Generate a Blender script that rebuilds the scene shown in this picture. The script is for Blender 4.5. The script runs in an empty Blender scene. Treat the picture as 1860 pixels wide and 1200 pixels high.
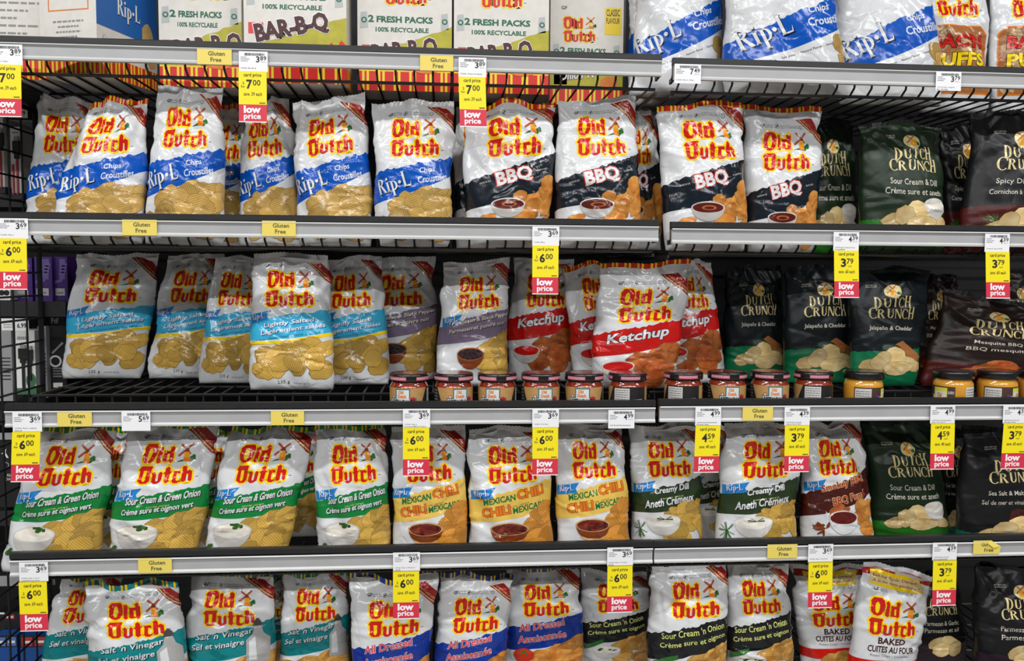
import bpy, math, random
import numpy as np
from mathutils import Matrix, Vector
from mathutils.geometry import tessellate_polygon

# ------------------------------------------------------------------ camera, world, lights
scene = bpy.context.scene
COL = scene.collection
cam_data = bpy.data.cameras.new('camera')
cam_data.sensor_width = 36.0
cam_data.lens = 36.0 * 1550.0 / 1860.0
cam_data.clip_start = 0.05
cam = bpy.data.objects.new('camera', cam_data)
COL.objects.link(cam)
scene.camera = cam
_r = Vector((0.99662308, -0.08178857, 0.00728507))
_u = Vector((-0.00172792, 0.0678115, 0.99769666))
_f = Vector((0.08209419, 0.9943401, -0.06744118))
cam.matrix_world = Matrix(((_r.x, _u.x, -_f.x, 0.0), (_r.y, _u.y, -_f.y, -1.55), (_r.z, _u.z, -_f.z, 1.40), (0, 0, 0, 1)))

world = bpy.data.worlds.new('store_air')
scene.world = world
world.use_nodes = True
world.node_tree.nodes['Background'].inputs[0].default_value = (0.98, 0.99, 1.0, 1)
world.node_tree.nodes['Background'].inputs[1].default_value = 0.12


def strip_light(name, loc, sx, sy, watts, color=(0.985, 0.99, 1.0)):
    ld = bpy.data.lights.new(name, 'AREA')
    ld.shape = 'RECTANGLE'
    ld.size, ld.size_y = sx, sy
    ld.energy = watts
    ld.color = color
    o = bpy.data.objects.new(name, ld)
    o.location = loc
    COL.objects.link(o)
    return o


for i in range(4):                       # ceiling strip lamps over this aisle
    strip_light('aisle_strip_lamp', (-2.4 + 1.75 * i, -1.15, 3.05), 1.35, 0.10, 19)
for i in range(4):                       # and over the next one
    strip_light('aisle_strip_lamp', (-2.9 + 1.75 * i, -3.3, 3.05), 1.35, 0.12, 38)

scene.view_settings.view_transform = 'Standard'
scene.view_settings.look = 'None'
scene.view_settings.gamma = 1.0
scene.view_settings.use_curve_mapping = False
scene.view_settings.exposure = 0.36

# ------------------------------------------------------------------ materials
MATS = {}
MAT_LIST = []


def lin(h):
    h = h.lstrip('#')
    c = [int(h[i:i + 2], 16) / 255.0 for i in (0, 2, 4)]
    return tuple(x / 12.92 if x <= 0.04045 else ((x + 0.055) / 1.055) ** 2.4 for x in c) + (1.0,)


def tone(h, k):
    h = h.lstrip('#')
    return '#%02x%02x%02x' % tuple(min(255, int(int(h[i:i + 2], 16) * k)) for i in (0, 2, 4))


def new_mat(name):
    m = bpy.data.materials.new(name)
    m.use_nodes = True
    MATS[name] = m
    return m, m.node_tree.nodes, m.node_tree.links, m.node_tree.nodes['Principled BSDF']


def crinkle(nd, lk, bsdf, strength=0.55):
    """fine creases of plastic film, the same field for every colour printed on it"""
    tc = nd.new('ShaderNodeTexCoord')
    oi = nd.new('ShaderNodeObjectInfo')
    ml = nd.new('ShaderNodeVectorMath'); ml.operation = 'SCALE'
    ml.inputs[0].default_value = (37.0, 11.0, 23.0)
    ad = nd.new('ShaderNodeVectorMath'); ad.operation = 'ADD'
    lk.new(oi.outputs['Random'], ml.inputs['Scale'])
    lk.new(tc.outputs['Object'], ad.inputs[0]); lk.new(ml.outputs[0], ad.inputs[1])
    n1 = nd.new('ShaderNodeTexNoise'); n1.inputs['Scale'].default_value = 22; n1.inputs['Detail'].default_value = 2.0
    lk.new(ad.outputs[0], n1.inputs['Vector'])
    mx = nd.new('ShaderNodeVectorMath'); mx.operation = 'MULTIPLY_ADD'
    mx.inputs[1].default_value = (0.05, 0.05, 0.05)
    lk.new(n1.outputs['Color'], mx.inputs[0]); lk.new(ad.outputs[0], mx.inputs[2])
    vo = nd.new('ShaderNodeTexVoronoi'); vo.feature = 'DISTANCE_TO_EDGE'; vo.inputs['Scale'].default_value = 13
    lk.new(mx.outputs[0], vo.inputs['Vector'])
    mr = nd.new('ShaderNodeMapRange'); mr.inputs['From Max'].default_value = 0.10
    mr.interpolation_type = 'SMOOTHSTEP'
    lk.new(vo.outputs['Distance'], mr.inputs['Value'])
    sm = nd.new('ShaderNodeMath'); sm.operation = 'MULTIPLY_ADD'
    sm.inputs[1].default_value = 0.28
    lk.new(mr.outputs[0], sm.inputs[0])
    n2 = nd.new('ShaderNodeMath'); n2.operation = 'MULTIPLY'; n2.inputs[1].default_value = 1.5
    lk.new(n1.outputs['Fac'], n2.inputs[0]); lk.new(n2.outputs[0], sm.inputs[2])
    bp = nd.new('ShaderNodeBump'); bp.inputs['Strength'].default_value = strength; bp.inputs['Distance'].default_value = 0.004
    lk.new(sm.outputs[0], bp.inputs['Height'])
    lk.new(bp.outputs[0], bsdf.inputs['Normal'])


def film(name, color, rough=0.22, metallic=0.0, ior=1.5):
    """printed plastic film of a chip bag"""
    m, nd, lk, b = new_mat(name)
    b.inputs['Base Color'].default_value = lin(color)
    b.inputs['Roughness'].default_value = rough
    b.inputs['Metallic'].default_value = metallic
    b.inputs['IOR'].default_value = 1.36 if '_dc' in name else ior
    crinkle(nd, lk, b, 0.22 if '_dc' in name else 0.55)
    return m


def film_art(name, c1, c2, kind='wave', rot=0.0, scale=16.0, rough=0.18):
    """printed photograph of chips or food: two inks mixed by a pattern in the artwork's own coordinates"""
    m, nd, lk, b = new_mat(name)
    b.inputs['Roughness'].default_value = rough
    crinkle(nd, lk, b)
    uv = nd.new('ShaderNodeUVMap')
    mp = nd.new('ShaderNodeMapping'); mp.inputs['Rotation'].default_value = (0, 0, rot)
    lk.new(uv.outputs[0], mp.inputs[0])
    rp = nd.new('ShaderNodeValToRGB')
    rp.color_ramp.elements[0].color = lin(c1); rp.color_ramp.elements[1].color = lin(c2)
    if kind == 'wave':
        t = nd.new('ShaderNodeTexWave'); t.inputs['Scale'].default_value = scale
        t.inputs['Distortion'].default_value = 1.6; t.inputs['Detail'].default_value = 2.0; t.inputs['Detail Scale'].default_value = 1.4
        lk.new(mp.outputs[0], t.inputs['Vector'])
        n = nd.new('ShaderNodeTexNoise'); n.inputs['Scale'].default_value = 6.0; n.inputs['Detail'].default_value = 3.0
        lk.new(mp.outputs[0], n.inputs['Vector'])
        a = nd.new('ShaderNodeMix'); a.data_type = 'FLOAT'; a.inputs[0].default_value = 0.5
        lk.new(t.outputs['Fac'], a.inputs[2]); lk.new(n.outputs['Fac'], a.inputs[3])
        lk.new(a.outputs[0], rp.inputs[0])
    else:
        n = nd.new('ShaderNodeTexNoise'); n.inputs['Scale'].default_value = scale; n.inputs['Detail'].default_value = 4.0
        lk.new(mp.outputs[0], n.inputs['Vector'])
        rp.color_ramp.elements[0].position = 0.32; rp.color_ramp.elements[1].position = 0.68
        lk.new(n.outputs['Fac'], rp.inputs[0])
    lk.new(rp.outputs[0], b.inputs['Base Color'])
    return m


def plain(name, color, rough=0.5, metallic=0.0, grain=0.0, scale=200.0, coat=0.0):
    m, nd, lk, b = new_mat(name)
    b.inputs['Roughness'].default_value = rough
    b.inputs['Metallic'].default_value = metallic
    b.inputs['Coat Weight'].default_value = coat
    c = lin(color)
    if grain > 0:
        tc = nd.new('ShaderNodeTexCoord')
        n = nd.new('ShaderNodeTexNoise'); n.inputs['Scale'].default_value = scale; n.inputs['Detail'].default_value = 3.0
        lk.new(tc.outputs['Object'], n.inputs['Vector'])
        rp = nd.new('ShaderNodeValToRGB')
        rp.color_ramp.elements[0].position = 0.3; rp.color_ramp.elements[1].position = 0.7
        rp.color_ramp.elements[0].color = tuple(x * (1 - grain) for x in c[:3]) + (1,)
        rp.color_ramp.elements[1].color = tuple(min(1, x * (1 + grain)) for x in c[:3]) + (1,)
        lk.new(n.outputs['Fac'], rp.inputs[0]); lk.new(rp.outputs[0], b.inputs['Base Color'])
    else:
        b.inputs['Base Color'].default_value = c
    return m


for n_, c_ in {
    'film_white': '#d6d7d8', 'film_grey': '#b9bbbd', 'film_red': '#c91a10', 'film_yellow': '#f4cf07', 'film_black': '#17181b',
    'film_darkgrey': '#54565a', 'film_blue': '#0050b2', 'film_navyblack': '#121b25', 'film_cyan': '#35a9cf', 'film_mauve': '#77687f',
    'film_ketchup': '#bf1410', 'film_green': '#0d7a36', 'film_chili': '#e3bd55', 'film_olive': '#28391f', 'film_maroon': '#45150f',
    'film_teal': '#087c80', 'film_royal': '#14348f', 'film_ink': '#14171a', 'film_flag': '#1f7fc4', 'film_ribbon': '#9c1c18',
    'film_orange': '#e07a1c', 'film_brown': '#7a3a1c', 'film_leaf': '#2c6a2a', 'film_mill': '#b8502c', 'film_millgold': '#eda01c',
    'film_cream': '#e8dfcf', 'film_glass': '#b9b4ae', 'film_sauce': '#5d1712', 'film_pepper': '#2a1a1a', 'film_limetext': '#d7dc7a',
    'film_gold': '#d9c68c', 'film_silvertext': '#cfc9ba', 'film_dcgreen': '#1a2a19', 'film_dcblack': '#161618', 'film_dcnavy': '#12191c',
    'film_dcbrown': '#241815', 'film_dcgreenfoot': '#1d6b16', 'film_dctealfoot': '#0d5a4a', 'film_dcredfoot': '#4a1512', 'film_dcemerald': '#0d6e45',
    'film_dcplumfoot': '#2e1f2a', 'film_tomato': '#c23218', 'film_shaker': '#a9a7a4', 'film_cap': '#4b4643', 'film_pinkred': '#d23a4a',
    'film_greentext': '#14703a', 'film_bakebrown': '#3d1710', 'film_cupshade': '#cbc7c1', 'film_skyink': '#1c4f9a', 'film_darkgreen': '#123f1c',
    'film_bronze': '#a5683a', 'film_edge': '#8f6a2e',
}.items():
    film(n_, c_, 0.36 if '_dc' in n_ else 0.18)
for k_, rot_ in (('a', 0.35), ('b', 1.25), ('c', 2.3)):
    tn_ = {'a': 0.89, 'b': 1.0, 'c': 1.07}[k_]
    film_art('film_ridge_' + k_, tone('#a07830', tn_), tone('#d8b46a', tn_), 'wave', rot_, 13.0)
    film_art('film_ridgegold_' + k_, tone('#a57824', tn_), tone('#ddb95e', tn_), 'wave', rot_, 13.0)
    film_art('film_ridgeorange_' + k_, tone('#b4681c', tn_), tone('#e4a448', tn_), 'wave', rot_, 13.0)
    film_art('film_smooth_' + k_, tone('#b97a28', tn_), tone('#dfb163', tn_), 'noise', rot_, 5.0)
    film_art('film_smoothorange_' + k_, tone('#b8641e', tn_), tone('#e3a250', tn_), 'noise', rot_, 5.0)
    film_art('film_smoothred_' + k_, tone('#8e3316', tn_), tone('#c9743a', tn_), 'noise', rot_, 5.0)
    film_art('film_pale_' + k_, tone('#c5a468', tn_), tone('#e2cc98', tn_), 'noise', rot_, 5.0)
    film_art('film_puff_' + k_, '#8a6238', '#d7b888', 'noise', rot_, 7.0)
film_art('film_herb', '#1d3d18', '#4c7a36', 'noise', 0, 30)
film_art('film_chilistew', '#3e120c', '#8d3420', 'noise', 0, 14)
film_art('film_dip', '#d9d2c4', '#f2ede2', 'noise', 0, 6)
film_art('film_peppercorn', '#160d0e', '#4a3434', 'noise', 0, 26)
film_art('film_tan', '#b98a52', '#d8b07c', 'noise', 0, 8)

for n_, c_, r_, g_ in (
    ('paper_white', '#eeeef0', 0.55, 0.0), ('paper_yellow', '#f3e00c', 0.5, 0.0), ('paper_red', '#d32f45', 0.5, 0.0), ('paper_ink', '#1b1b20', 0.6, 0.0),
    ('paper_greyink', '#85858d', 0.6, 0.0), ('paper_sticker', '#e9d263', 0.45, 0.0), ('paper_stickertext', '#5f5f3c', 0.6, 0.0), ('paper_textwhite', '#f6eef0', 0.5, 0.0),
    ('carton_cream', '#dcd8cf', 0.5, 0.05), ('carton_red', '#d2211a', 0.45, 0.0), ('carton_yellow', '#efd02a', 0.45, 0.0), ('carton_green', '#1e6648', 0.5, 0.0),
    ('carton_olive', '#b3ab2e', 0.5, 0.12), ('carton_brown', '#47191a', 0.45, 0.0), ('carton_ink', '#3c3c3c', 0.5, 0.0), ('carton_greytext', '#8d8c88', 0.5, 0.0),
    ('carton_pinkred', '#dd3a3f', 0.45, 0.0), ('carton_blue', '#1a62ad', 0.45, 0.0), ('carton_white', '#efefec', 0.45, 0.0), ('carton_orange', '#dd7a26', 0.45, 0.1),
    ('carton_chip', '#d3ad6a', 0.45, 0.2), ('carton_bag', '#b4b8b6', 0.45, 0.0),
    ('label_tan', '#b58c55', 0.45, 0.1), ('label_black', '#1c1a1a', 0.45, 0.0), ('label_teal', '#17737b', 0.45, 0.0), ('label_white', '#d9dcda', 0.45, 0.0),
    ('label_orange', '#e07a1e', 0.45, 0.0), ('label_pink', '#c9667a', 0.4, 0.0), ('label_text', '#7c7a76', 0.5, 0.0), ('label_lime', '#d8d64a', 0.45, 0.0),
    ('label_brown', '#4b3229', 0.45, 0.0), ('label_purple', '#5a3f8c', 0.45, 0.0), ('label_red', '#b7262b', 0.45, 0.0), ('label_paper', '#cfcdc8', 0.5, 0.0),
    ('box_white', '#e8e8e4', 0.5, 0.0), ('box_grey', '#9a9a9c', 0.5, 0.0), ('box_black', '#17181a', 0.45, 0.0), ('box_purple', '#55308c', 0.4, 0.0),
    ('box_lilac', '#8a78c0', 0.4, 0.0), ('box_blue', '#0f4a93', 0.4, 0.0), ('box_red', '#b3303a', 0.4, 0.0), ('box_green', '#3f6a4a', 0.5, 0.0),
    ('box_lightblue', '#5572b0', 0.4, 0.0), ('box_darkgreen', '#3d4c3d', 0.5, 0.0),
):
    plain(n_, c_, r_, 0.0, g_, 60.0)
plain('wire_black', '#1c1c1d', 0.38, 0.0, 0.1, 90.0)
plain('rail_black', '#1e1e1f', 0.42, 0.0, 0.15, 120.0)
plain('channel_grey', '#a9a9aa', 0.42, 0.0, 0.04, 25.0, 0.15)
plain('channel_edge', '#c6c6c4', 0.35, 0.0, 0.03, 40.0, 0.2)
plain('bracket_black', '#222223', 0.45, 0.0, 0.15, 50.0)
plain('panel_black', '#0b0b0c', 0.7, 0.0, 0.3, 20.0)
plain('floor_tile', '#8f8b84', 0.35, 0.0, 0.12, 6.0)
plain('ceiling_tile', '#9a9a98', 0.8, 0.0, 0.08, 30.0)
plain('lid_black', '#121213', 0.25, 0.0, 0.0, 1.0, 0.4)
plain('lid_picture', '#7d3a34', 0.22, 0.0, 0.35, 90.0, 0.5)
plain('salsa', '#8a2f16', 0.16, 0.0, 0.35, 160.0, 0.8)
plain('queso', '#d99a32', 0.16, 0.0, 0.06, 60.0, 0.8)
MAT_LIST = list(MATS)
MI = {n: i for i, n in enumerate(MAT_LIST)}


# ------------------------------------------------------------------ mesh helpers
def link_mesh(name, me, parent=None, loc=None):
    o = bpy.data.objects.new(name, me)
    COL.objects.link(o)
    if parent is not None:
        o.parent = parent
    if loc is not None:
        o.location = loc
    return o


def mesh_from(name, V, F, mats, fm=None, uv=None, smooth=False):
    """V (n,3), F (m,3) triangles or list of tuples, mats list of names, fm face material index into mats"""
    me = bpy.data.meshes.new(name)
    if isinstance(F, np.ndarray):
        n, m = len(V), len(F)
        me.vertices.add(n); me.vertices.foreach_set('co', np.asarray(V, dtype=np.float32).ravel())
        me.loops.add(m * 3); me.loops.foreach_set('vertex_index', F.astype(np.int32).ravel())
        me.polygons.add(m); me.polygons.foreach_set('loop_start', (np.arange(m) * 3).astype(np.int32))
        me.update(calc_edges=True)
    else:
        me.from_pydata([tuple(v) for v in V], [], F)
    for mn in mats:
        me.materials.append(MATS[mn])
    if fm is not None:
        me.polygons.foreach_set('material_index', np.asarray(fm, dtype=np.int32))
    me.polygons.foreach_set('use_smooth', np.full(len(me.polygons), bool(smooth)))
    if uv is not None:
        ul = me.uv_layers.new(name='UVMap')
        li = np.empty(len(me.loops), dtype=np.int32); me.loops.foreach_get('vertex_index', li)
        ul.data.foreach_set('uv', np.asarray(uv, dtype=np.float32)[li].ravel())
    me.validate(verbose=False)
    me.update()
    return me


class MB:
    """collects boxes, bars and profiles into one mesh"""

    def __init__(self):
        self.v, self.f, self.m = [], [], []

    def add(self, vs, fs, mat=0):
        o = len(self.v)
        self.v += [tuple(p) for p in vs]
        for f in fs:
            self.f.append(tuple(i + o for i in f)); self.m.append(mat)

    def box(self, x0, x1, y0, y1, z0, z1, mat=0):
        vs = [(x, y, z) for z in (z0, z1) for y in (y0, y1) for x in (x0, x1)]
        self.add(vs, [(0, 2, 3, 1), (4, 5, 7, 6), (0, 1, 5, 4), (2, 6, 7, 3), (0, 4, 6, 2), (1, 3, 7, 5)], mat)

    def bar(self, p, q, r, mat=0, n=6):
        p, q = Vector(p), Vector(q)
        d = (q - p).normalized()
        a = d.orthogonal().normalized(); b = d.cross(a)
        vs = []
        for c in (p, q):
            for k in range(n):
                t = 2 * math.pi * k / n
                vs.append(c + a * (r * math.cos(t)) + b * (r * math.sin(t)))
        fs = [(k, (k + 1) % n, n + (k + 1) % n, n + k) for k in range(n)] + [tuple(range(n))[::-1], tuple(range(n, 2 * n))]
        self.add(vs, fs, mat)

    def path(self, pts, r, mat=0, n=6):
        for a, b in zip(pts, pts[1:]):
            self.bar(a, b, r, mat, n)

    def prism(self, prof, x0, x1, mat=0):
        """profile of (y, z) points swept along x"""
        n = len(prof)
        vs = [(x0, y, z) for y, z in prof] + [(x1, y, z) for y, z in prof]
        fs = [(k, (k + 1) % n, n + (k + 1) % n, n + k) for k in range(n)] + [tuple(range(n))[::-1], tuple(range(n, 2 * n))]
        self.add(vs, fs, mat)

    def build(self, name, mats, parent=None, smooth=False, loc=None):
        off = loc or (0, 0, 0)
        V = [(a - off[0], b - off[1], c - off[2]) for a, b, c in self.v]
        me = mesh_from(name, V, self.f, [mats] if isinstance(mats, str) else mats, self.m, None, smooth)
        return link_mesh(name, me, parent, loc)


def tag(o, label, cat, group=None, kind=None):
    if label: o['label'] = label
    if cat: o['category'] = cat
    if group: o['group'] = group
    if kind: o['kind'] = kind
    return o


def empty(name, loc):
    o = bpy.data.objects.new(name, None)
    o.empty_display_size = 0.05
    o.location = loc
    COL.objects.link(o)
    return o


# ------------------------------------------------------------------ flat artwork: inks as polygons in 2-D, one layer over another
_text_cache = {}


def glyphs(s, bold=0.0, res=2):
    k = (s, bold, res)
    if k not in _text_cache:
        c = bpy.data.curves.new('lettering', 'FONT')
        c.body = s; c.offset = bold; c.resolution_u = res
        o = bpy.data.objects.new('lettering', c)
        me = o.to_mesh()
        n = len(me.vertices)
        co = np.zeros(n * 3); me.vertices.foreach_get('co', co)
        me.calc_loop_triangles()
        tr = np.array([t.vertices[:] for t in me.loop_triangles], dtype=int).reshape(-1, 3)
        o.to_mesh_clear()
        bpy.data.objects.remove(o); bpy.data.curves.remove(c)
        co = co.reshape(-1, 3)[:, :2]
        if n:
            co = co - co.min(0)
        _text_cache[k] = (co, tr)
    return _text_cache[k]


class Art:
    def __init__(self):
        self.parts = []          # (pts (n,2), tris (m,3), material, layer)

    def raw(self, pts, tris, mat, layer):
        self.parts.append((np.asarray(pts, float), np.asarray(tris, int), MI[mat], layer))

    def poly(self, pts, mat, layer, holes=()):
        loops = [[Vector((x, y, 0)) for x, y in pts]] + [[Vector((x, y, 0)) for x, y in h] for h in holes]
        allp = [p for l in loops for p in l]
        tr = tessellate_polygon(loops)
        if tr:
            self.raw([(p.x, p.y) for p in allp], [tuple(t) for t in tr], mat, layer)

    def rect(self, x0, y0, x1, y1, mat, layer):
        self.raw([(x0, y0), (x1, y0), (x1, y1), (x0, y1)], [(0, 1, 2), (0, 2, 3)], mat, layer)

    def ell(self, cx, cy, rx, ry, mat, layer, n=24, a0=0, a1=360, rot=0.0):
        c, s = math.cos(rot), math.sin(rot)
        pts = [(cx, cy)]
        for k in range(n + 1):
            t = math.radians(a0 + (a1 - a0) * k / n)
            x, y = rx * math.cos(t), ry * math.sin(t)
            pts.append((cx + c * x - s * y, cy + s * x + c * y))
        self.raw(pts, [(0, k, k + 1) for k in range(1, n + 1)], mat, layer)

    def line(self, pts, w, mat, layer):
        for (x0, y0), (x1, y1) in zip(pts, pts[1:]):
            d = math.hypot(x1 - x0, y1 - y0) or 1e-9
            nx, ny = -(y1 - y0) / d * w / 2, (x1 - x0) / d * w / 2
            self.raw([(x0 + nx, y0 + ny), (x0 - nx, y0 - ny), (x1 - nx, y1 - ny), (x1 + nx, y1 + ny)], [(0, 1, 2), (0, 2, 3)], mat, layer)

    def place(self, co, x, y, w, h, rot=0.0, shear=0.0, anchor='l'):
        """fit unit glyph coordinates into w by h, then shear and turn about the lower left corner"""
        mx = co.max(0)
        X = co[:, 0] / mx[0] * w; Y = co[:, 1] / mx[1] * h
        X = X + shear * Y
        if anchor == 'c': X = X - w / 2
        if anchor == 'r': X = X - w
        c, s = math.cos(rot), math.sin(rot)
        return np.stack([x + c * X - s * Y, y + s * X + c * Y], 1)

    def text(self, s, x, y, w, h, mat, layer, rot=0.0, shear=0.0, bold=0.0, anchor='l', res=2, shadow=None, outline=None, ow=0.04):
        co, tr = glyphs(s, bold, res)
        if len(tr) == 0:
            return
        if outline:
            co2, tr2 = glyphs(s, bold + ow, res)
            d = (co2.max(0) - co.max(0)) / 2 / co.max(0)
            self.raw(self.place(co2, x - d[0] * w, y - d[1] * h, w * (1 + 2 * d[0]), h * (1 + 2 * d[1]), rot, shear, anchor), tr2, outline, layer)
            layer += 1
        if shadow:
            self.raw(self.place(co, x + shadow[1], y - shadow[2], w, h, rot, shear, anchor), tr, shadow[0], layer)
            layer += 1
        self.raw(self.place(co, x, y, w, h, rot, shear, anchor), tr, mat, layer)

    def blob(self, cx, cy, rx, ry, mat, layer, rng, n=14, wob=0.16, rot=0.0, edge=None):
        c, s = math.cos(rot), math.sin(rot)
        pts, out = [(cx, cy)], []
        for k in range(n):
            t = 2 * math.pi * k / n
            r = 1 + rng.uniform(-wob, wob)
            for lst, dr in ((pts, 0.0), (out, .0045)):
                x, y = (rx * r + dr) * math.cos(t), (ry * r + dr) * math.sin(t)
                lst.append((cx + c * x - s * y, cy + s * x + c * y))
        self.raw(pts, [(0, 1 + k, 1 + (k + 1) % n) for k in range(n)], mat, layer)
        if edge:
            ring = pts[1:] + out
            self.raw(ring, [t for k in range(n) for t in ((k, n + k, n + (k + 1) % n), (k, n + (k + 1) % n, (k + 1) % n))], edge, layer)

    def strip(self, xs, top, bot, mat, layer):
        """area between two height lists over shared x positions"""
        n = len(xs)
        self.raw(list(zip(xs, top)) + list(zip(xs, bot)), [t for k in range(n - 1) for t in ((k, n + k, n + k + 1), (k, n + k + 1, k + 1))], mat, layer)

    def dashes(self, x, y, w, h, mat, layer, seed=0):
        """a line of print too small to read: word-length bars"""
        rg = random.Random(seed + int(x * 9e4) + int(y * 7e5))
        q = x
        while q < x + w:
            e = min(x + w, q + w * rg.uniform(.06, .2))
            self.rect(q, y, e, y + h, mat, layer)
            q = e + w * .035

    def triangles(self):
        P = np.concatenate([p[t] for p, t, m, l in self.parts])
        M = np.concatenate([np.full(len(t), m) for p, t, m, l in self.parts])
        L = np.concatenate([np.full(len(t), l, float) for p, t, m, l in self.parts])
        a = (P[:, 1, 0] - P[:, 0, 0]) * (P[:, 2, 1] - P[:, 0, 1]) - (P[:, 2, 0] - P[:, 0, 0]) * (P[:, 1, 1] - P[:, 0, 1])
        P[a < 0] = P[a < 0][:, ::-1]
        k = np.abs(a) > 1e-10
        return P[k], M[k], L[k]


def offset_poly(pts, d):
    n = len(pts)
    A = sum(pts[i][0] * pts[(i + 1) % n][1] - pts[(i + 1) % n][0] * pts[i][1] for i in range(n))
    sg = 1 if A > 0 else -1
    out = []
    for i in range(n):
        p0, p1, p2 = Vector(pts[i - 1]), Vector(pts[i]), Vector(pts[(i + 1) % n])
        e1, e2 = (p1 - p0).normalized(), (p2 - p1).normalized()
        n1, n2 = Vector((e1.y, -e1.x)) * sg, Vector((e2.y, -e2.x)) * sg
        b = n1 + n2
        if b.length < 1e-6:
            b = n1
        b.normalize()
        k = min(1.6, 1 / max(0.3, b.dot(n1)))
        out.append(tuple(p1 + b * d * k))
    return out


# lettering of the mill logo, heavy blackletter shapes drawn as outlines (x right, y down, traced units)
LOGO = [
    ([(270, 335), (330, 250), (510, 240), (550, 290), (572, 390), (562, 520), (522, 600), (445, 634), (360, 622), (302, 565), (282, 470), (292, 385)],
     [[(425 + 50 * math.cos(t * math.pi / 6), 455 + 125 * math.sin(t * math.pi / 6)) for t in range(12)]]),
    ([(578, 330), (640, 285), (672, 320), (668, 575), (684, 600), (640, 632), (594, 600), (592, 365)], []),
    ([(696, 372), (818, 376), (826, 335), (802, 310), (857, 265), (916, 310), (912, 590), (870, 632), (838, 605), (722, 612), (704, 570), (706, 420)],
     [[(782, 440), (830, 440), (830, 572), (790, 572)]]),
    ([(278, 768), (330, 690), (560, 685), (574, 702), (550, 765), (552, 980), (500, 1038), (385, 1046), (320, 990), (314, 790)],
     [[(392, 778), (466, 778), (466, 960), (435, 1006), (398, 975)]]),
    ([(572, 832), (625, 795), (662, 825), (662, 975), (684, 992), (706, 972), (706, 832), (736, 790), (772, 825), (767, 990), (702, 1036), (640, 1041), (592, 1000), (595, 856)], []),
    ([(780, 832), (815, 800), (815, 725), (860, 690), (902, 725), (902, 790), (942, 795), (906, 842), (902, 960), (922, 985), (860, 1031), (815, 990), (818, 848)], []),
    ([(958, 790), (1080, 774), (1112, 830), (1082, 846), (1038, 838), (1032, 960), (1060, 986), (1112, 968), (1112, 1000), (1060, 1036), (990, 1031), (964, 990), (972, 832)], []),
    ([(1124, 715), (1184, 675), (1222, 715), (1222, 792), (1262, 765), (1322, 802), (1319, 980), (1290, 1002), (1254, 975), (1250, 850), (1217, 850), (1217, 985), (1170, 1016), (1128, 985), (1135, 742)], []),
]


def mill_logo(a, x0, ytop, k, layer, red, yellow, mill=True, mats=None):
    """traced logo: left edge x0, top ytop, k = units per traced unit"""
    f = lambda p: (x0 + (p[0] - 270) * k, ytop - (p[1] - 240) * k)
    for out, holes in LOGO:
        o = [f(p) for p in out]
        a.poly(offset_poly(o, 34 * k), yellow, layer)
    for out, holes in LOGO:
        a.poly([f(p) for p in out], red, layer + 1, [[f(p) for p in h] for h in holes])
    if mill:
        sail, cap, body, dark, green, ground = mats
        hub = (1182, 352)
        for q, w in (((1046, 245), 44), ((1300, 236), 44), ((1012, 486), 46), ((1262, 452), 30)):
            a.line([f(hub), f(q)], w * k, sail, layer + 1)
        a.poly([f(p) for p in [(955, 612), (1090, 560), (1330, 548), (1270, 610), (1150, 590)]], ground, layer)
        a.poly([f(p) for p in [(1118, 590), (1140, 400), (1228, 400), (1250, 590)]], body, layer + 2)
        a.poly([f(p) for p in [(1135, 405), (1150, 335), (1210, 335), (1236, 405)]], cap, layer + 3)
        a.poly([f(p) for p in [(1118, 592), (1124, 520), (1252, 530), (1252, 596)]], dark, layer + 3)
        for cx, cy, r in ((1278, 520, 34), (1322, 495, 40), (1335, 535, 30)):
            a.ell(*f((cx, cy)), r * k, r * k, green, layer + 2, 9)
        a.line([f((1380, 908)), f((1436, 908))], 12 * k, cap, layer)


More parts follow.
